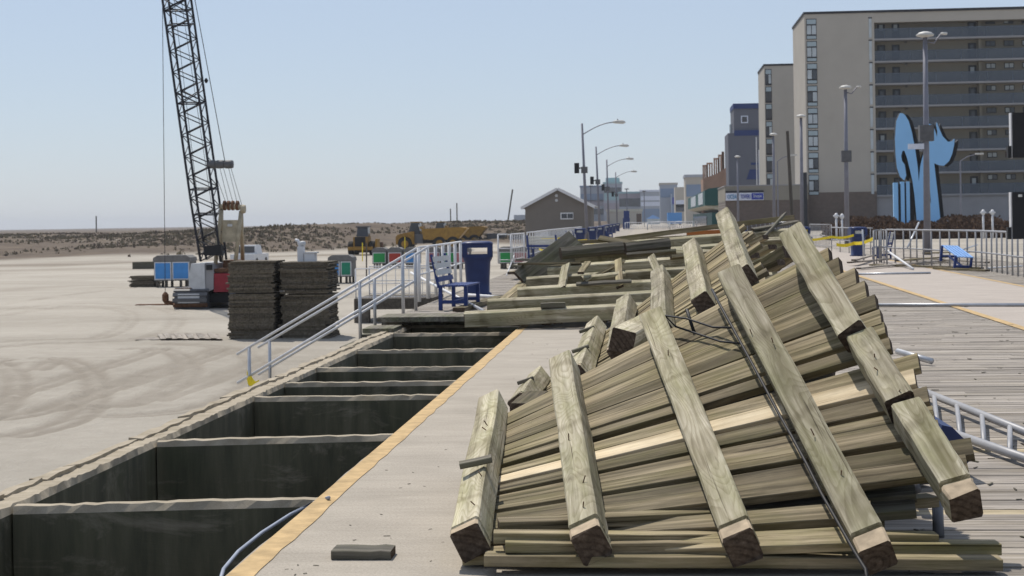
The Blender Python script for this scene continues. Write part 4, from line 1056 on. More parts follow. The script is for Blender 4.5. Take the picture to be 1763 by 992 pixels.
# ============================================================ BEACH LOCKERS
def locker(base, doors, label, w=1.02, h=1.22, dep=1.4, group='beach lockers on the sand'):
    root = thing('beach_locker', label, 'locker', base, group); n = len(doors); W = n * w
    m = MB().box((-W / 2, .06, .36), (W / 2, dep, h), c=base); m.build('cabinet', 'canvas', root)
    MB().prism([base + Vector(p) for p in ((-W / 2 - .05, 0, h), (W / 2 + .05, 0, h), (W / 2 + .02, 0, h + .2), (W / 2 - .2, 0, h + .33), (-W / 2 + .2, 0, h + .33), (-W / 2 - .02, 0, h + .2))], (0, dep, 0)).build('canvas_roof', 'canvas', root)
    for i, d in enumerate(doors):
        x = -W / 2 + i * w
        f = MB().box((x + .03, .02, .42), (x + w - .03, .0598, h - .03), c=base).build('door_frame', 'white', root)
        MB().box((x + .09, -.01, .48), (x + w - .09, .0198, h - .09), c=base).build('door', d, root)
    for x in (-W / 2 + .08, -W / 2 + W * .3, W / 2 - W * .3, W / 2 - .2):
        for y in (.1, dep - .2): MB().box((x, y, 0), (x + .12, y + .12, .3598), c=base).build('leg', 'pole', root)
    return root
locker(P(296, 495, BZ), ['lblue', 'lblue'], 'double blue door locker beside the crane', 1.0, 1.42)
locker(P(589, 488, BZ) + Vector((-.1, 0, 0)), ['lblue', 'lgreen2'], 'locker with blue and teal doors behind the mat stacks', .66, 1.25)
for u, d, lab in ((653, 'lgreen', 'locker with a single green door in the row before the loader'), (680, 'lred', 'locker with a single brick red door in the row'), (709, 'lblue', 'locker with a single blue door behind the stair rail'), (746, 'lpink', 'locker with a faded red door behind the stair head, nearest the blue one'), (772, 'lgreen', 'locker with a green door seen between railing pickets'),
                  (796, 'lpink', 'locker with a faded red door next to the navy bin'), (872, 'lgreen', 'locker with a green door right of the navy bin'), (896, 'lpink', 'locker with a faded red door right of the navy bin')):
    locker(P(u, 463, BZ), [d], lab)
m = MB().box((-1.6, 0, 0), (1.0, 1.5, .55), c=P(262, 463, BZ)); solo('timber_stack', m, 'oldwood', 'low dark bundle of timber on the sand beyond the blue lockers', 'timber')

# ============================================================ EARTH MOVERS
def wheel(c, r_, w, parent, mat='tyre'):
    t = MB().lathe([(r_ * .9, -w / 2), (r_, -w * .35), (r_, w * .35), (r_ * .9, w / 2)], 24, c=c, axis='x' if w > 0 else 'x').build('wheel', mat, parent, False)
    MB().lathe([(r_ * .5, -w / 2 - .02), (r_ * .5, w / 2 + .02)], 16, c=c, axis='x').build('rim', 'yellowm', t)
def wheel_y(c, r_, w, parent):
    t = MB().lathe([(r_ * .88, -w / 2), (r_, -w * .35), (r_, w * .35), (r_ * .88, w / 2)], 24, c=c, axis='y').build('wheel', 'tyre', parent)
    MB().lathe([(r_ * .5, -w / 2 - .03), (r_ * .5, w / 2 + .03)], 16, c=c, axis='y').build('rim', 'yellowm', t)
b = P(620, 440, BZ); ld = thing('wheel_loader', 'yellow wheel loader with dark cab seen from the rear on the beach', 'loader', b)
MB().box((-.75, .2, .9), (.75, 2.6, 1.95), c=b).build('engine_hood', 'yellowm', ld); MB().box((-.55, .12, .95), (.55, .1998, 1.95), c=b).build('grille', 'black', ld)
MB().box((-1.3, .1, .55), (1.3, .9, .9), c=b).build('counterweight', 'yellowm', ld)
c = MB(); c.prism([b + Vector(p) for p in ((-.62, 1.6, 1.951), (.62, 1.6, 1.951), (.55, 1.75, 2.95), (-.55, 1.75, 2.95))], (0, 1.3, 0)); c.build('cab', 'windark', ld); MB().box((-.68, 1.5, 2.951), (.68, 3.1, 3.06), c=b).build('cab_roof', 'dgrey', ld)
for sx in (-1, 1):
    for y in (1.2, 4.2): wheel(b + Vector((sx * 1.12, y, .75)), .75, .55, ld)
MB().box((-.35, 2.7, .7), (.35, 5.2, 1.4), c=b).build('front_frame', 'yellowm', ld); MB().box((-1.5, 5.3, .2), (1.5, 6.2, 1.3), c=b).build('bucket', 'rust', ld)
MB().box((1.55, .4, .6), (1.75, 2.2, 1.7), c=b).build('fender', 'yellowm', ld)
def dumper(b, label, flip=1):
    t = thing('dump_truck', label, 'dump truck', b)
    def q(x, y, z): return b + Vector((x * flip, y, z))
    MB().prism([q(*p) for p in ((-4.1, 0, .8), (-4.1, 0, 1.7), (-3.9, 0, 1.95), (-2.2, 0, 2.3), (-1.9, 0, 2.3), (-1.9, 0, .8))], (0, 2.4, 0)).build('hood', 'yellowm', t)
    MB().prism([q(*p) for p in ((-2.6, .3, 2.3), (-2.3, .3, 3.3), (-1.3, .3, 3.35), (-1.2, .3, 2.0), (-1.9, .3, 2.0), (-1.9, .3, 2.3))], (0, 1.7, 0)).build('cab', 'windark', t)
    MB().box(*sorted_box(q(-2.45, .25, 3.351), q(-1.15, 2.1, 3.46))).build('cab_roof', 'yellowm', t)
    MB().box(*sorted_box(q(-1.89, .2, .9), q(-.9, 2.2, 1.99))).build('chassis', 'dgrey', t)
    MB().prism([q(*p) for p in ((-.8, -.1, 1.35), (-1.0, -.1, 2.6), (3.6, -.1, 2.75), (4.4, -.1, 2.6), (3.2, -.1, 1.25))], (0, 2.7, 0)).build('dump_body', 'yellowm', t)
    MB().box(*sorted_box(q(-1.3, 0, 2.601), q(-.95, 2.4, 2.9))).build('headboard', 'yellowm', t)
    MB().box(*sorted_box(q(-.8, .3, .9), q(3.4, 2.2, 1.24))).build('rear_frame', 'black', t)
    for x in (-3.0, 1.1, 2.7):
        for y in (.15, 2.25): wheel_y(q(x, y, .85), .85, .6, t)
    MB().prism([q(*p) for p in ((-3.95, -.25, 1.0), (-3.8, -.25, 1.5), (-3.4, -.25, 1.85), (-2.6, -.25, 1.85), (-2.1, -.25, 1.5), (-1.95, -.25, 1.0), (-2.1, -.25, 1.0), (-2.25, -.25, 1.45), (-2.65, -.25, 1.72), (-3.35, -.25, 1.72), (-3.7, -.25, 1.45), (-3.85, -.25, 1.0))], (0, .4, 0)).build('fender', 'yellowm', t)
    m = MB().tube([q(-1.15, .05, 2.4), q(-1.35, .05, 3.1)], .06, 6); m.build('exhaust', 'lgrey', t)
def sorted_box(a, b): return (tuple(min(x, y) for x, y in zip(a, b)), tuple(max(x, y) for x, y in zip(a, b)))
dumper(P(741, 432, BZ) + Vector((0, 0, 0)), 'yellow articulated dump truck with sloping hood parked on the beach')
dumper(P(782, 426, BZ), 'second yellow dump truck parked behind with darker body')
for u0, u1 in ((838, 868), (876, 902)):
    a, b2 = P(u0, 425, BZ), P(u1, 425, BZ); m = MB().box((a.x, a.y, BZ), (b2.x, a.y + 2.5, BZ + 1.75))
    for k in range(5): m.box((a.x + (b2.x - a.x) * (k + .2) / 5, a.y - .08, BZ + .1), (a.x + (b2.x - a.x) * (k + .35) / 5, a.y - .001, BZ + 1.7))
    solo('waste_container', m, 'dgrey', 'dark ribbed container on the sand, ' + ('beside the dump trucks' if u0 < 860 else 'behind the seaward railing'), 'container')
# pickup truck beyond the crane
b = P(417, 461, BZ); tk = thing('pickup_truck', 'white pickup truck parked beyond the crane', 'truck', b)
MB().prism([b + Vector(p) for p in ((-.95, 0, .45), (-.95, 0, 1.05), (.95, 0, 1.05), (.95, 0, .45))], (0, 5.2, 0)).build('body', 'white', tk)
MB().prism([b + Vector(p) for p in ((-.9, 1.4, 1.051), (-.75, 1.4, 1.75), (.75, 1.4, 1.75), (.9, 1.4, 1.051))], (0, 1.8, 0)).build('cab', 'white', tk); MB().box((-.68, 1.37, 1.15), (.68, 1.3998, 1.65), c=b).build('rear_window', 'windark', tk)
for sx in (-1, 1):
    for y in (1.0, 4.2): MB().lathe([(.36, -.12), (.38, 0), (.36, .12)], 16, c=b + Vector((sx * .86, y, .38)), axis='x').build('wheel', 'tyre', tk)
# marker stakes on the beach
for u, v0, v1, mt, lab in ((631, 418, 480, 'pole', 'dark slim stake standing in the sand in front of the loader'), (624, 418, 450, 'tape', 'yellow slim stake standing by the loader'), (697, 408, 440, 'tape', 'yellow slim stake in front of the dump truck'), (766, 416, 462, 'walltop', 'pale thick stake behind the stair railing')):
    p = P(u, v1, BZ); q = A(u, v0, p.y); solo('marker_stake', MB().tube([p, q], .045, 6), mt, lab, 'stake', loc=p)
for u, v, h in ((166, 403, 6.5), (776, 389, 7), (787, 386, 9), (872, 378, 11)):
    D = 420 if u < 800 else 330
    p = A(u, v, D); p.z = 0; lean = 1.3 if u == 872 else 0; solo('utility_pole', MB().tube([p, p + Vector((lean, 0, h * .72))], .16, 6), 'pole', {166: 'lone distant utility pole on the dunes far from the buildings', 776: 'shorter distant pole on the dunes behind the dump trucks', 787: 'taller distant pole on the dunes behind the dump trucks', 872: 'leaning distant utility pole beside the grey house'}[u], 'utility pole', loc=p)

# ============================================================ GREY BEACH HOUSE
HD = 150.0
def hA(u, v): return A(u, v, HD)
hs = thing('beach_house', 'taupe gabled house with white trimmed roof beside the seaward railing', 'house', hA(960, 411))
zl = -1.7
L_, R_, ridge = hA(904, 357), hA(1017, 357), hA(958, 327); R_.z = L_.z
ridge.x = (L_.x + R_.x) / 2
MB().prism([Vector((L_.x, HD, zl)), Vector((R_.x, HD, zl)), Vector((R_.x, HD, R_.z)), Vector((ridge.x, HD, ridge.z)), Vector((L_.x, HD, L_.z))], (0, 9, 0)).build('wall', 'siding', hs)
for sgn, e in ((-1, L_), (1, R_)):
    d = Vector((e.x - ridge.x, 0, e.z - ridge.z)); n_ = Vector((-d.z, 0, d.x)).normalized(); n_ = n_ if n_.z > 0 else -n_
    a, b2 = Vector((ridge.x, HD - .3, ridge.z)) + n_ * .02, Vector((e.x, HD - .3, e.z)) + d.normalized() * .35 + n_ * .02
    rf = MB().prism([a, b2, b2 + n_ * .16, a + n_ * .16], (0, 9.6, 0)).build('roof_slope', 'shingle', hs)
    MB().prism([a + Vector((0, -.05, -.06)), b2 + Vector((0, -.05, -.06)), b2 + n_ * .19 + Vector((0, -.05, 0)), a + n_ * .19 + Vector((0, -.05, 0))], (0, .049, 0)).build('white_trim', 'white', rf)
wa, wb = hA(965, 378), hA(987, 366)
w_ = MB().box((wa.x, HD - .08, wa.z), (wb.x, HD - .001, wb.z)).build('window_frame', 'white', hs)
for k in range(2): MB().box((wa.x + .1 + k * (wb.x - wa.x) * .47, HD - .1, wa.z + .1), (wa.x + .05 + (k + 1) * (wb.x - wa.x) * .46, HD - .081, wb.z - .1)).build('pane', 'windark', w_)
for v in (337, 345): MB().lathe([(.13, -.04), (.13, 0)], 12, c=hA(958, v) , axis='y').build('vent', 'lgrey', hs)

# ============================================================ LAMP POSTS
def cobra(base, H, lean, label, group, arm=2.4, box=True):
    t = thing('street_lamp', label, 'street lamp', base, group); b = Vector(base); tp = b + Vector((lean, 0, H))
    MB().tube([b, b.lerp(tp, .5), tp], [.14, .11, .08], 8).build('pole', 'lampgrey', t, True)
    pts = [tp - Vector((0, 0, .9))] + [tp + Vector((arm * f, 0, -.9 + .95 * math.sin(f * 1.5))) for f in (.2, .4, .6, .8, 1.0)]
    MB().tube(pts, .045, 6).build('arm', 'lampgrey', t, True)
    e = pts[-1]; MB().tube([e, e + Vector((.3, 0, .03)), e + Vector((.8, 0, .0)), e + Vector((1.0, 0, -.02))], [.07, .14, .15, .06], 8).build('lamp_head', 'lamphead', t, True)
    MB().tube([e + Vector((.4, 0, .13)), e + Vector((.4, 0, .26))], .04, 6).build('photocell', 'dgrey', t)
    if box:
        q = b.lerp(tp, .62)
        MB().box((-.75, -.2, -.4), (-.38, .2, .4), c=q).build('speaker', 'black', t); MB().box((-.22, -.16, -.3), (.28, .16, .2), c=q - Vector((0, 0, .1))).build('control_box', 'dgrey', t); MB().box((-.4, -.05, -.05), (-.2, .05, .05), c=q).build('bracket', 'black', t)
    return t
for i, (u, D) in enumerate(((1011, 132), (1033, 174), (1048.5, 212), (1063, 268))):
    p = A(u, 400, D); p.z = 0
    cobra(p, 9.2, -.28 if i < 2 else -.15, ['grey curved arm street lamp with speaker box beside the house', 'curved arm street lamp behind the navy bins', 'curved arm street lamp farther along the seaward railing', 'smallest curved arm street lamp at the far end of the row'][i], 'curved arm lamps along the seaward side', box=True)
for i, (u, D, H) in enumerate(((1018, 320, 8), (1080, 330, 7.5), (1110, 360, 7.5))):
    p = A(u, 396, D); p.z = 0
    t = thing('light_pole', 'thin distant light pole ' + ['behind the house gable', 'right of the far navy bins', 'before the far skyline'][i], 'light pole', p, 'thin distant poles')
    MB().tube([p, p + Vector((0, 0, H))], .1, 6).build('pole', 'lampgrey', t); MB().lathe([(.1, 0), (.5, .05), (.45, .18), (.1, .25)], 10, c=p + Vector((0, 0, H))).build('lamp_head', 'dgrey', t)
def disc_lamp(u, vt, D, label, box=False, plate=False, arm=True):
    p = A(u, 392, D); p.z = -.06; tp = A(u - (392 - vt) * .010, vt + 6, D)
    t = thing('disc_lamp', label, 'street lamp', p, 'disc lamps along the landward side')
    MB().tube([p, p.lerp(tp, .5), tp], [.15, .12, .09], 8).build('pole', 'lampgrey', t, True)
    MB().lathe([(.1, -.04), (.34, .02), (.36, .07), (.25, .16), (.1, .2)], 16, c=tp).build('lamp_head', 'lamphead', t, True)
    if arm:
        MB().tube([tp + Vector((0, 0, -.2)), tp + Vector((.35, 0, -.28)), tp + Vector((.6, 0, .05)), tp + Vector((.85, 0, .1))], .035, 6).build('arm', 'lampgrey', t, True); MB().lathe([(.12, 0), (.15, .05), (.12, .1)], 8, c=tp + Vector((.75, 0, .05))).build('camera_housing', 'lamphead', t)
    if box: q = p.lerp(tp, .57 if not plate else .56); MB().box((-.28, -.22, -.32), (.28, .22, .32), c=q).build('control_box', 'dgrey', t)
    if plate:
        q = p.lerp(tp, .50); MB().box((-.62, -.02, -.11), (.02, .02, .11), c=q + Vector((-.12, -.1, 0))).build('street_name_plate', 'signwhite', t)
disc_lamp(1596, 57, 69, 'tallest disc headed lamp post standing in front of the blue sculpture', True, True); disc_lamp(1458, 147, 96, 'disc headed lamp post with control box before the blank tower wall', True)
disc_lamp(1381, 196, 121, 'disc headed lamp post at the corner of the tallest hotel', False, False, False); disc_lamp(1333, 227, 148, 'disc headed lamp post right of the shop sign', False, False, False); disc_lamp(1271, 265, 195, 'slim disc headed lamp post crossing the shop sign', False, False, False)
p = A(1365, 385, 150); p.z = 0; solo('utility_pole', MB().tube([p, p + Vector((-.35, 0, 9.2))], [.16, .13], 8), 'pole', 'bare dark wooden pole between two disc headed lamps', 'utility pole', loc=p)
for u, v, D, lab in ((1655, 266, 150, 'thin curved arm lamp in front of the hotel galleries'), (1340, 268, 175, 'thin curved arm lamp beside the bare dark pole')):
    p = A(u, 388, D); p.z = 0; tp = A(u, v, D); t = thing('street_lamp', lab, 'street lamp', p, 'thin lamps by the hotel')
    MB().tube([p, Vector((p.x, D, tp.z - .6))], .07, 6).build('pole', 'lampgrey', t); sg = 1
    MB().tube([Vector((p.x, D, tp.z - .6)), Vector((p.x + .6, D, tp.z - .2)), Vector((p.x + 1.4, D, tp.z))], .05, 6).build('arm', 'lampgrey', t); MB().box((1.3, -.15, -.05), (2.0, .15, .1), c=Vector((p.x, D, tp.z))).build('lamp_head', 'lamphead', t)
# ============================================================ HOTEL
HT = 205.0
def rect(u0, v0, u1, v1, D):
    a, b = A(u0, max(v0, v1), D), A(u1, min(v0, v1), D); return a.x, a.z, b.x, b.z
sc = FPX / HT                     # px per metre on the hotel front
def wpx(v, D=HT, u=1500): return A(u, v, D).z
hotel = thing('hotel_tower', 'tall tan hotel with open galleries and a blank end wall', 'hotel', A(1400, 394, HT))
X0, X1, XG, XE = A(1389, 300, HT).x, A(1509, 300, HT).x, A(1510, 300, HT).x, 52.0
ztop, zb = wpx(22), wpx(330)
xl = X0 - .0
MB().box((X0, HT, zb), (X1, HT + 16, ztop)).build('end_wall', 'stucco', hotel)
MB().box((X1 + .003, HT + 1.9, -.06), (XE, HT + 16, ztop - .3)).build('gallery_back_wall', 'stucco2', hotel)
MB().box((X1 + .004, HT + .05, ztop - 1.35), (XE, HT + 16, ztop - .3)).build('top_fascia', 'stucco', hotel) if False else None
MB().box((X1 + .004, HT + .05, ztop - 1.2), (XE, HT + 1.89, ztop - .004)).build('top_fascia', 'stucco', hotel)
MB().box((X0 - .1, HT - .1, ztop), (XE, HT + 16.1, ztop + .28)).build('roof_edge', 'rooftrim', hotel)
MB().box((X0 - .05, HT - .05, -.06), (X1, HT + 16, zb - .004)).build('brick_base', 'brick', hotel)
# gallery floors
pitch = 2.68; zf = [wpx(64.5, u=1600) - k * pitch for k in range(9)]
for k, z in enumerate(zf[:8]):
    fl = MB().box((X1 + .006, HT + .02, z - .22), (XE, HT + 1.895, z)).build('gallery_floor', 'concgrey', hotel)
    MB().box((X1 + .008, HT + .06, z + .002), (XE, HT + .10, z + 1.15)).build('gallery_screen', 'screen', fl)
    x = X1 + 1.2
    while x < XE - 1: MB().box((x, HT + .03, z + .002), (x + .05, HT + .0598, z + 1.15)).build('screen_post', 'parapet', fl); x += 3.0
    MB().box((X1 + .008, HT + .02, z + 1.151), (XE, HT + .12, z + 1.2)).build('hand_rail', 'parapet', fl)
    for u0, u1 in ((1510.5, 1524), (1535.5, 1549), (1666.5, 1680.5)):
        xa, xb = A(u0, 100, HT + 1.9).x, A(u1, 100, HT + 1.9).x
        d = MB().box((xa + .02, HT + 1.84, z + .003), (xb, HT + 1.899, z + 2.08)).build('door', 'doorb', hotel); MB().box((xa + .25, HT + 1.82, z + 1.1), (xb - .25, HT + 1.839, z + 1.85)).build('door_pane', 'windark' if (k * 7 + int(u0)) % 5 else 'winlight', d)
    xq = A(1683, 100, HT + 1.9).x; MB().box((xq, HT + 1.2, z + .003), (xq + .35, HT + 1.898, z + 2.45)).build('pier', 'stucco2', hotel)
    for j, u0 in enumerate((1697, 1728.5, 1759.5)):
        xa, xb = A(u0, 100, HT + 1.9).x, A(u0 + 17, 100, HT + 1.9).x
        f = MB().box((xa, HT + 1.84, z + 1.62), (xb, HT + 1.899, z + 2.28)).build('window_frame', 'rooftrim', hotel); xm = (xa + xb) / 2
        r = random.Random(k * 5 + j)
        for q, (xc, xd) in enumerate(((xa + .08, xm - .04), (xm + .04, xb - .08))):
            mt = 'winlight' if r.random() < .6 else 'windark'
            if k == 6 and j == 1: mt = 'winred' if q == 0 else 'windark'
            MB().box((xc, HT + 1.81, z + 1.70), (xd, HT + 1.839, z + 2.20)).build('pane', mt, f)
    MB().box((A(1561, 100, HT).x, HT + 1.3, z - .45), (A(1565, 100, HT).x, HT + 1.6, z - .221)).build('gallery_light', 'dgrey', fl)
MB().box((X1 + .01, HT + .3, -.06), (XE, HT + 1.8, zf[7] - .224)).build('ground_floor_wall', 'concgrey', hotel)
# window column at the seaward corner
xa, xb = A(1390.5, 200, HT).x, A(1408, 200, HT).x
z = ztop - .55; k = 0
while z > zb + 1:
    for h, mt in ((.72, 'winblue'), (1.25, None), (.52, 'winblue')):
        f = MB().box((xa, HT - .06, z - h), (xb, HT - .001, z - .02)).build('window_frame', 'rooftrim', hotel)
        if mt: MB().box((xa + .06, HT - .09, z - h + .07), (xb - .06, HT - .0601, z - .1)).build('panel', mt, f)
        else:
            xm = (xa + xb) / 2; r = random.Random(k + 3); s = r.random()
            for q, (xc, xd) in enumerate(((xa + .06, xm - .04), (xm + .04, xb - .06))):
                MB().box((xc, HT - .09, z - h + .08), (xd, HT - .0601, z - .1)).build('pane', 'winlight' if (s < .35 or (q == 0) == (s < .7)) else 'windark', f)
        z -= h
    z -= .19; k += 1
xs_ = A(1500.5, 200, HT).x; z = ztop - .5
while z > zb + .5:
    MB().box((xs_ - .16, HT - .06, z - 2.5), (xs_ + .16, HT - .001, z - .05)).build('strip_window', 'winlight', hotel); MB().box((xs_ - .22, HT - .08, z - .2), (xs_ + .22, HT - .061, z - .06)).build('strip_joint', 'rooftrim', hotel); z -= 2.68
# second hotel block behind
H2 = 262.0
h2 = thing('hotel_block', 'second tan hotel block with a dark window column behind the tallest hotel', 'hotel', A(1345, 392, H2))
xa, _, xb, zt = rect(1319, 330, 1400, 112, H2)
MB().box((xa, H2, -.06), (xb + 3, H2 + 14, zt)).build('wall', 'stucco', h2); MB().box((xa - .1, H2 - .1, zt + .001), (xb + 3, H2 + 14.1, zt + .3)).build('roof_edge', 'rooftrim', h2)
for k in range(9):
    z = zt - .5 - k * 2.68; f = MB().box((xa + .12, H2 - .06, z - 2.5), (xa + 1.1, H2 - .001, z)).build('window_frame', 'rooftrim', h2)
    MB().box((xa + .2, H2 - .09, z - .75), (xa + 1.02, H2 - .0601, z - .1)).build('panel', 'winblue', f); MB().box((xa + .2, H2 - .09, z - 2.2), (xa + .58, H2 - .0601, z - .85)).build('pane', 'windark', f); MB().box((xa + .64, H2 - .09, z - 2.2), (xa + 1.02, H2 - .0601, z - .85)).build('pane', 'windark' if k % 3 else 'winlight', f)
# slate tower with navy bands
H3 = 330.0
h3 = thing('slate_tower', 'slate grey tower with navy bands and rooftop terrace behind the shops', 'tower', A(1285, 392, H3))
xa, z0, xb, z1 = rect(1255, 330, 1325, 228, H3)
MB().box((xa, H3, -.06), (xb, H3 + 14, z1)).build('lower_wall', 'tower', h3); xa2, z2_, xb2, z3 = rect(1264, 226, 1325, 186, H3)
MB().box((xa2, H3 + .4, z1), (xb2, H3 + 13, z3)).build('upper_wall', 'tower', h3)
MB().box((xa2 - .1, H3 + .2, z3 + .001), (xb2, H3 + 13.2, z3 + 1.0)).build('navy_band', 'towerblue', h3); MB().box((xa2, H3 - .08, z1 - .55), (xb, H3 - .002, z1 + .5)).build('navy_band', 'towerblue', h3)
xw, zw0, xw2, zw1 = rect(1276, 212, 1288, 199, H3); f = MB().box((xw, H3 + .3, zw0), (xw2, H3 + .398, zw1)).build('window_frame', 'signwhite', h3); MB().box((xw + .2, H3 + .26, zw0 + .2), (xw2 - .2, H3 + .299, zw1 - .2)).build('pane', 'windark', f)
xc, zc0, xc1, zc1 = rect(1256, 228, 1270, 214, H3); MB().box((xc, H3 + .02, z1 + .002), (xc1 - 1.0, H3 + .08, zc1)).build('terrace_glass', 'screen', h3)
lg = [A(u, v, H3 - .05) for u, v in ((1285, 309), (1291, 292), (1306, 292), (1306, 309))]; MB().prism(lg, (0, -.05, 0)).build('wall_emblem', 'towerblue', h3)
xq = [A(u, v, H3 - .05) for u, v in ((1293, 284), (1306, 284), (1306, 280), (1293, 280))]; MB().prism(xq, (0, -.05, 0)).build('wall_emblem', 'towerblue', h3)
# low brick block with the shop sign
LB = 203.0
lo = thing('brick_shop_block', 'low brown brick shop building with grey parapet and long sign', 'shop', A(1320, 392, LB))
xa, z0, xb, z1 = rect(1249, 348, 1391, 322, LB); 
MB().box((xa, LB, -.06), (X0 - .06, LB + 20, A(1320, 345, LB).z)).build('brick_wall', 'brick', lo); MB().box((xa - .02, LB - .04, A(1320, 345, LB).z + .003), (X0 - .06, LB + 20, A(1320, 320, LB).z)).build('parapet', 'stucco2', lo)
MB().box((xa - .1, LB - .1, A(1320, 320, LB).z + .002), (X0 - .06, LB + 20, A(1320, 320, LB).z + .12)).build('parapet_cap', 'concgrey', lo)
xs0, zs0, xs1, zs1 = rect(1249.5, 345.5, 1314.5, 331.5, LB)
sg = MB().box((xs0, LB - .25, zs0), (xs1, LB - .05, zs1)).build('sign_board', 'signwhite', lo); MB().box((xs0, LB - .27, zs1 + .001), (xs1, LB - .05, zs1 + .25)).build('sign_frame', 'rooftrim', sg)
xm0 = A(1293.5, 338, LB).x
MB().box((xm0, LB - .30, zs0 + .08), (xs1 - .06, LB - .251, zs1 - .08)).build('sign_panel', 'signblue', sg)
def text(body, x0, x1, zc, y, h, mat, parent, bold=.0):
    cu = bpy.data.curves.new('lettering', 'FONT'); cu.body = body; cu.size = 1; cu.extrude = .02; cu.offset = bold
    o = bpy.data.objects.new('tmp', cu); COL.objects.link(o); dg = bpy.context.evaluated_depsgraph_get(); me = bpy.data.meshes.new_from_object(o.evaluated_get(dg)); bpy.data.objects.remove(o)
    vs = np.array([v.co[:] for v in me.vertices]); mn, mx = vs.min(0), vs.max(0); po = parent_origin(parent)
    for v in me.vertices: v.co = Vector((x0 + (v.co.x - mn[0]) / (mx[0] - mn[0]) * (x1 - x0), y - v.co.z, zc + ((v.co.y - mn[1]) / (mx[1] - mn[1]) - .5) * h)) - po
    me.materials.clear(); me.materials.append(M[mat]); q = bpy.data.objects.new('lettering', me); COL.objects.link(q); q.parent = parent; return q
text('OCEAN', xs0 + .2, xs0 + 1.55, (zs0 + zs1) / 2, LB - .28, .52, 'teal_text', sg, .012); text('TOWERS', xs0 + 1.75, xm0 - .12, (zs0 + zs1) / 2, LB - .28, .52, 'signblue', sg, .012)
text('Shops', xm0 + .2, xs1 - .25, (zs0 + zs1) / 2, LB - .33, .46, 'signwhite', sg)
dr = rect(1382, 385, 1389, 297, LB - .1); MB().box((dr[0], LB - .12, -.06), (dr[2], LB - .045, dr[3])).build('downpipe', 'doorb', lo)
# sloping wing roof and slim poles behind the shop
for u in (1303, 1307.5): p = A(u, 318, 255); p.z = 0; q = A(u - 1, 258 if u > 1305 else 236, 255); solo('flag_pole', MB().tube([p, q], .09, 6), 'white', 'slim white flagpole rising behind the shop parapet, ' + ('the shorter one' if u > 1305 else 'the taller one'), 'flagpole', loc=p)
# green shop
GD = 250.0
gs = thing('green_shop', 'dark green boardwalk shop with jutting fascia and white sign panels', 'shop', A(1225, 394, GD))
gx0, gx1 = 8.75, 11.9; gz0, gz1 = A(1230, 354, GD).z, A(1230, 321, GD).z
MB().prism([Vector(p) for p in ((gx0, GD, gz0), (gx1, GD, gz0), (gx1, GD, gz1), (gx0 + .6, GD, gz1 - .3), (gx0, GD, gz1 - .6))], (0, 100, 0)).build('fascia', 'tealg', gs)
MB().prism([Vector(p) for p in ((gx0, GD + .3, gz0 - .004), (gx1, GD + .3, gz0 - .004), (gx1, GD + .3, gz0 - 1.0), (gx0 + .9, GD + .3, gz0 - .35))], (0, 98, 0)).build('soffit', 'awning', gs)
MB().box((gx0 + 1.0, GD + .5, -.06), (gx1, GD + 99, gz0 - 1.004)).build('wall', 'tealg', gs)
for y0, y1 in ((GD + 8, GD + 30), (GD + 45, GD + 75)): MB().box((gx0 - .06, y0, gz0 + .3), (gx0 - .002, y1, gz1 - .75)).build('sign_panel', 'winlight', gs)
MB().box((gx0 + .9, GD + 20, 0), (gx0 + .98, GD + 90, 2.0)).build('shop_window', 'windark', gs)
# terracotta ruin with iron railings on the roof
TD = 300.0; tr_ = thing('terracotta_building', 'terracotta coloured building with tall spiked frames on its roof', 'building', A(1230, 392, TD))
xa, z0, xb, z1 = rect(1211, 340, 1250, 305, TD); MB().prism([Vector((xa, TD, -.06)), Vector((xb, TD, -.06)), Vector((xb, TD, A(1250, 289, TD).z)), Vector((A(1228, 0, TD).x, TD, A(1228, 300, TD).z)), Vector((xa, TD, z1 - .2))], (0, 12, 0)).build('wall', 'brownwall', tr_)
for u0, v0, u1 in ((1211, 284, 1217), (1218, 280, 1226), (1230, 272, 1237), (1238, 266, 1245), (1244, 261, 1246)):
    m = MB()
    for u in np.linspace(u0, u1, 3): p = A(u, 306 - (u - 1211) * .35, TD + .5); m.box((-.13, -.13, -.4), (.13, .13, A(u, v0, TD).z - p.z), c=p)
    a, b2 = A(u0, v0 + 2, TD + .5), A(u1, v0 + 1, TD + .5); m.tube([a, b2], .15, 4); m.build('roof_frame', 'brownwall', tr_)
# hedge, fire hydrants, black panels
r = random.Random(8); V = []; F = []
for i in range(9000):
    x = r.uniform(12.6, 31); y = r.uniform(118, 123); h = 1.25 + .25 * math.sin(x * .9) + .15 * math.sin(x * 2.7); z = r.uniform(0, 1) ** .7 * h; s = r.uniform(.06, .16); n = len(V); a = r.uniform(0, 6.28); t = r.uniform(-.8, .8)
    dx, dy, dz = math.cos(a) * s, math.sin(a) * s, math.sin(t) * s
    V += [(x - dx, y - dy, z - dz), (x + dx, y + dy, z + dz), (x + dx * .4, y - dy * .3, z + s * 1.3)]; F.append((n, n + 1, n + 2))
me = bpy.data.meshes.new('hedge'); me.from_pydata([(a - 20, b - 120, c) for a, b, c in V], [], F); me.materials.append(scrubmat('bare_hedge_twigs', (.06, .038, .027), (.17, .11, .075)))
hd = bpy.data.objects.new('hedge', me); COL.objects.link(hd); hd.location = (20, 120, 0); tag(hd, 'low bare brown hedge in front of the hotel and sculpture', 'hedge')
m = MB().box((12.8, 118.8, -.06), (30.8, 122.5, .85)); hc = m.build('hedge_core', 'hedge', hd, off=Vector((20, 120, 0)))
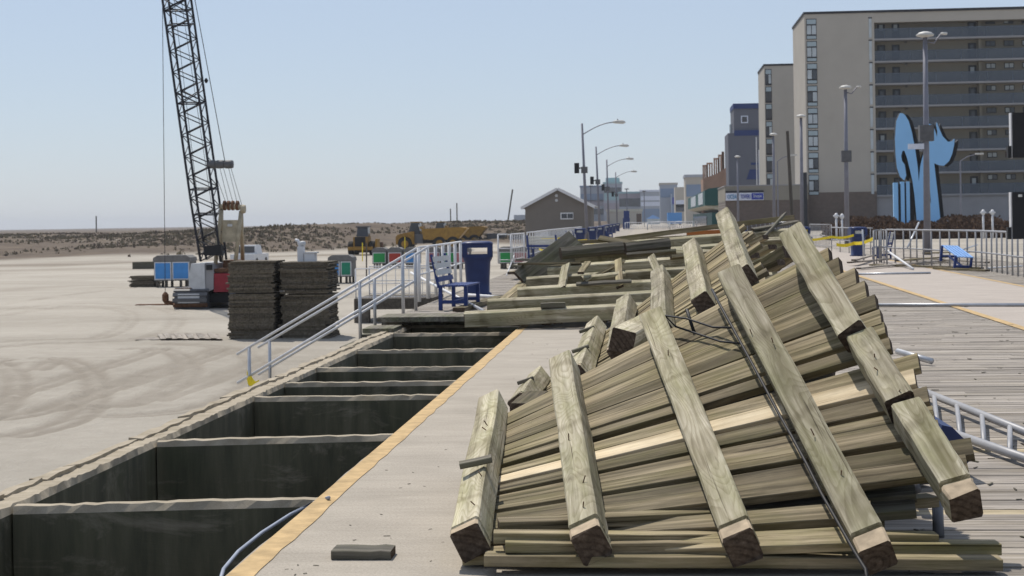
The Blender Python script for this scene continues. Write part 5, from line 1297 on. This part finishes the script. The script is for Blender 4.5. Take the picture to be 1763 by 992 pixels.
for u, v, lab in ((1440, 372, 'white hydrant post by the brick wall, farther from the sculpture'), (1450, 373, 'white hydrant post by the brick wall, closer to the sculpture'), (1693, 366, 'white hydrant post before the hotel galleries, the taller'), (1709, 366, 'white hydrant post before the hotel galleries, the lower')):
    p = A(u, 392, 112); p.z = 0; tz = A(u, v - 4, 112).z
    m = MB().tube([p, Vector((p.x, p.y, tz - .3))], .07, 8); m.lathe([(.07, 0), (.13, .05), (.13, .2), (.06, .34)], 10, c=Vector((p.x, p.y, tz - .3))); m.tube([Vector((p.x - .2, p.y, tz - .15)), Vector((p.x + .2, p.y, tz - .15))], .05, 6)
    solo('hydrant_post', m, 'white', lab, 'hydrant', 'white hydrant posts', True, loc=p)
for v0, v1, lab in ((193, 272, 'upper'), (330, 412, 'lower')):
    D = 40.0; a = A(1742, v1, D); b2 = A(1800, v0, D)
    t = thing('black_sign_box', 'black sign cabinet on a dark post at the landward edge, the %s one' % lab, 'sign box', (a.x, D, 0), 'black sign cabinets')
    MB().box((a.x + .03, D, a.z), (b2.x, D + .3, b2.z)).build('cabinet', 'black', t); MB().box((a.x - .0, D + .05, a.z), (a.x + .029, D + .25, b2.z)).build('edge_trim', 'white', t)
    MB().box((a.x - .08, D + .02, a.z), (a.x - .001, D + .2, a.z + .28)).build('bracket', 'black', t)
    if lab == 'upper': MB().box((a.x + .5, D + .31, -.06), (a.x + .8, D + .5, b2.z)).build('post', 'black', t)
    else: q = A(1756, 337, D); MB().box((q.x - .04, D - .01, q.z - .03), (q.x + .05, D - .001, q.z + .03)).build('sticker', 'label', t)

# ============================================================ BLUE LETTER SCULPTURE
SD = 130.0
W = thing('letter_sculpture', 'giant sky blue curling letter sculpture rising from the hedge', 'sculpture', A(1590, 388, SD))
def sp(x, y): return A(1530 + x / 4.615, 185 + y / 4.615, SD)
outer = [(90, 45), (112, 47), (130, 60), (160, 110), (185, 200), (210, 330), (232, 480), (240, 590), (250, 470), (265, 405), (282, 350), (290, 270), (296, 150), (315, 127), (345, 140), (368, 180), (384, 240), (386, 190), (376, 140), (381, 116), (405, 175), (430, 230), (470, 272), (500, 270), (524, 248), (520, 300), (505, 370), (480, 428), (440, 464), (400, 460), (362, 444), (375, 560), (392, 700), (411, 890), (411, 960), (230, 960), (222, 890), (205, 700), (190, 590), (170, 500), (145, 400), (125, 345), (110, 345), (100, 385), (106, 425), (128, 455), (140, 540), (125, 582), (90, 550), (65, 480), (55, 380), (50, 250), (60, 110)]
slit = [(300, 555), (318, 560), (327, 640), (337, 770), (318, 700), (305, 620)]
cu = bpy.data.curves.new('w', 'CURVE'); cu.dimensions = '2D'; cu.fill_mode = 'BOTH'; cu.extrude = .35
for ring in (outer, slit):
    s_ = cu.splines.new('POLY'); s_.points.add(len(ring) - 1); s_.use_cyclic_u = True
    for i, (x, y) in enumerate(ring): q = sp(x, y); s_.points[i].co = (q.x, q.z, 0, 1)
o = bpy.data.objects.new('tmp', cu); COL.objects.link(o); dg = bpy.context.evaluated_depsgraph_get(); me = bpy.data.meshes.new_from_object(o.evaluated_get(dg)); bpy.data.objects.remove(o)
po = Vector(W.location)
for v in me.vertices: v.co = Vector((v.co.x, SD + .35 + v.co.z, v.co.y)) - po
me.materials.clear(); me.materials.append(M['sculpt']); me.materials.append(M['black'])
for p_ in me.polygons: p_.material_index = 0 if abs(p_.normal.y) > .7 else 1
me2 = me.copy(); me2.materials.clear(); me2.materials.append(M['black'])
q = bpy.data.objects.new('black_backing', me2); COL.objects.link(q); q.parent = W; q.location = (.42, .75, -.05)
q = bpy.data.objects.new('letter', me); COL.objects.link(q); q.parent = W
for x0, x1, yt in ((45, 75, 597), (102, 126, 590), (146, 168, 588)):
    a, b2 = sp(x0, 935), sp(x1, yt)
    MB().box((a.x, SD + .1, a.z), (b2.x, SD + .5, b2.z)).build('piling', 'sculpt', W); MB().box((b2.x + .003, SD + .25, a.z), (b2.x + .28 * 1.3, SD + .9, b2.z - .1)).build('piling_painted_shade', 'black', W)  # black boxes stand in for the shade on the piling sides
st_ = solo('stone_base', MB().box((sp(30, 0).x, SD - .5, -.06), (sp(430, 0).x, SD + 2, sp(0, 930).z)), 'concgrey', 'low concrete plinth under the blue sculpture', 'plinth')

# ============================================================ FAR TOWN
def far(u0, vt, u1, D, mat, label, roof=None, band=None, base=395, dep=20):
    t = thing('distant_building', label, 'building', A((u0 + u1) / 2, base, D), 'far town along the boardwalk')
    a, b2 = A(u0, base, D), A(u1, vt, D); MB().box((a.x, D, -.06), (b2.x, D + dep, b2.z)).build('wall', mat, t)
    if roof: MB().box((a.x - .3, D - .3, b2.z + .002), (b2.x + .3, D + dep + .3, b2.z + .9)).build('roof_edge', roof, t)
    if band:
        for vb, h, mt in band: zb_ = A(u0, vb, D).z; MB().box((a.x + .3, D - .12, zb_ - h), (b2.x - .3, D - .002, zb_)).build('window_band', mt, t)
    return t
M['far1'] = plain('pale_far_wall', (.34, .36, .40), .9, 0, .06, .05); M['far2'] = plain('cream_far_wall', (.42, .38, .32), .9, 0, .06, .05); M['far3'] = plain('blue_far_wall', (.19, .25, .35), .9, 0, .08, .05); M['far4'] = plain('aqua_far_roof', (.30, .44, .46), .9, 0, .06, .05); M['far5'] = plain('mauve_far_wall', (.33, .29, .32), .9, 0, .08, .05)
far(1000, 322, 1047, 900, 'far1', 'pale distant block with a blue roof sign above the house roof', 'far3', [(334, 4, 'far3'), (345, 3, 'far5'), (360, 3, 'windark')])
far(1040, 316, 1070, 880, 'far1', 'distant block with an aqua curved roof storey', 'far4', [(323, 3, 'windark'), (332, 4, 'far4'), (350, 4, 'far5')]); far(1044, 306, 1066, 900, 'far4', 'pale aqua glass top behind the curved roof block', None)
far(1066, 333, 1104, 820, 'far5', 'mauve distant block with aqua roof', 'far4', [(342, 4, 'windark'), (356, 5, 'far1')]); far(1103, 330, 1138, 800, 'far1', 'distant block with bright white balcony bands', 'signwhite', [(338, 2, 'signwhite'), (348, 2, 'signwhite'), (360, 6, 'far3')])
far(1137, 318, 1166, 760, 'far1', 'tall pale distant block with small blue lettering panel', 'far2', [(325, 4, 'far3')]); far(1157, 333, 1176, 740, 'far3', 'dark blue distant building wing', None, [(340, 3, 'signblue')]); far(1163, 322, 1186, 700, 'far2', 'cream distant building beside the green shop', None, [(345, 3, 'signwhite'), (352, 3, 'windark')])
far(1181, 305, 1212, 560, 'far2', 'tan distant building with a blue window behind the green shop', 'far1', [(318, 4, 'far3')])
far(1045, 364, 1105, 620, 'far2', 'low cream vaulted building at the boardwalk end', 'awning', [(376, 2, 'far2')]); far(1150, 366, 1174, 600, 'lblue', 'small bright blue kiosk near the green shop', None); far(1096, 368, 1104, 590, 'hedge', 'dark narrow shed at the boardwalk end', None)
t = thing('beach_tent', 'pale blue peaked tent at the far end of the boardwalk', 'tent', A(1124, 390, 560)); a, b2, c_ = A(1112, 377, 560), A(1138, 377, 560), A(1124, 370, 560)
MB().prism([Vector((a.x, 560, a.z)), Vector((b2.x, 560, a.z)), c_], (0, 6, 0)).build('canopy', 'bluel', t); MB().box((a.x + .3, 560.2, 0), (b2.x - .3, 565, a.z - .004)).build('wall', 'winlight', t)
far(885, 370, 905, 1200, 'far1', 'pale low building on the dune horizon beside the house', None)
tag(solo('stacked_seating', MB().box((-4.0, 295, 0), (-2.8, 300, 1.9)).box((-3.9, 300.1, 0), (-2.9, 302, 3.2)), 'bluep', 'dark kiosk stack at the end of the bin row', 'kiosk'))

# ============================================================ HAZE
m = MB().box((-2700, -120, -3.2), (2700, 6300, 34)); hz = m.build('haze', 'black'); hz.data.materials.clear(); tag(hz, kind='stuff')
hm = bpy.data.materials.new('sea_haze'); hm.use_nodes = True; hn = hm.node_tree; hn.nodes.remove(hn.nodes['Principled BSDF'])
pv = hn.nodes.new('ShaderNodeVolumePrincipled'); pv.inputs['Color'].default_value = (.86, .90, .96, 1); pv.inputs['Density'].default_value = .00016
hn.links.new(pv.outputs[0], hn.nodes['Material Output'].inputs['Volume']); hz.data.materials.append(hm)
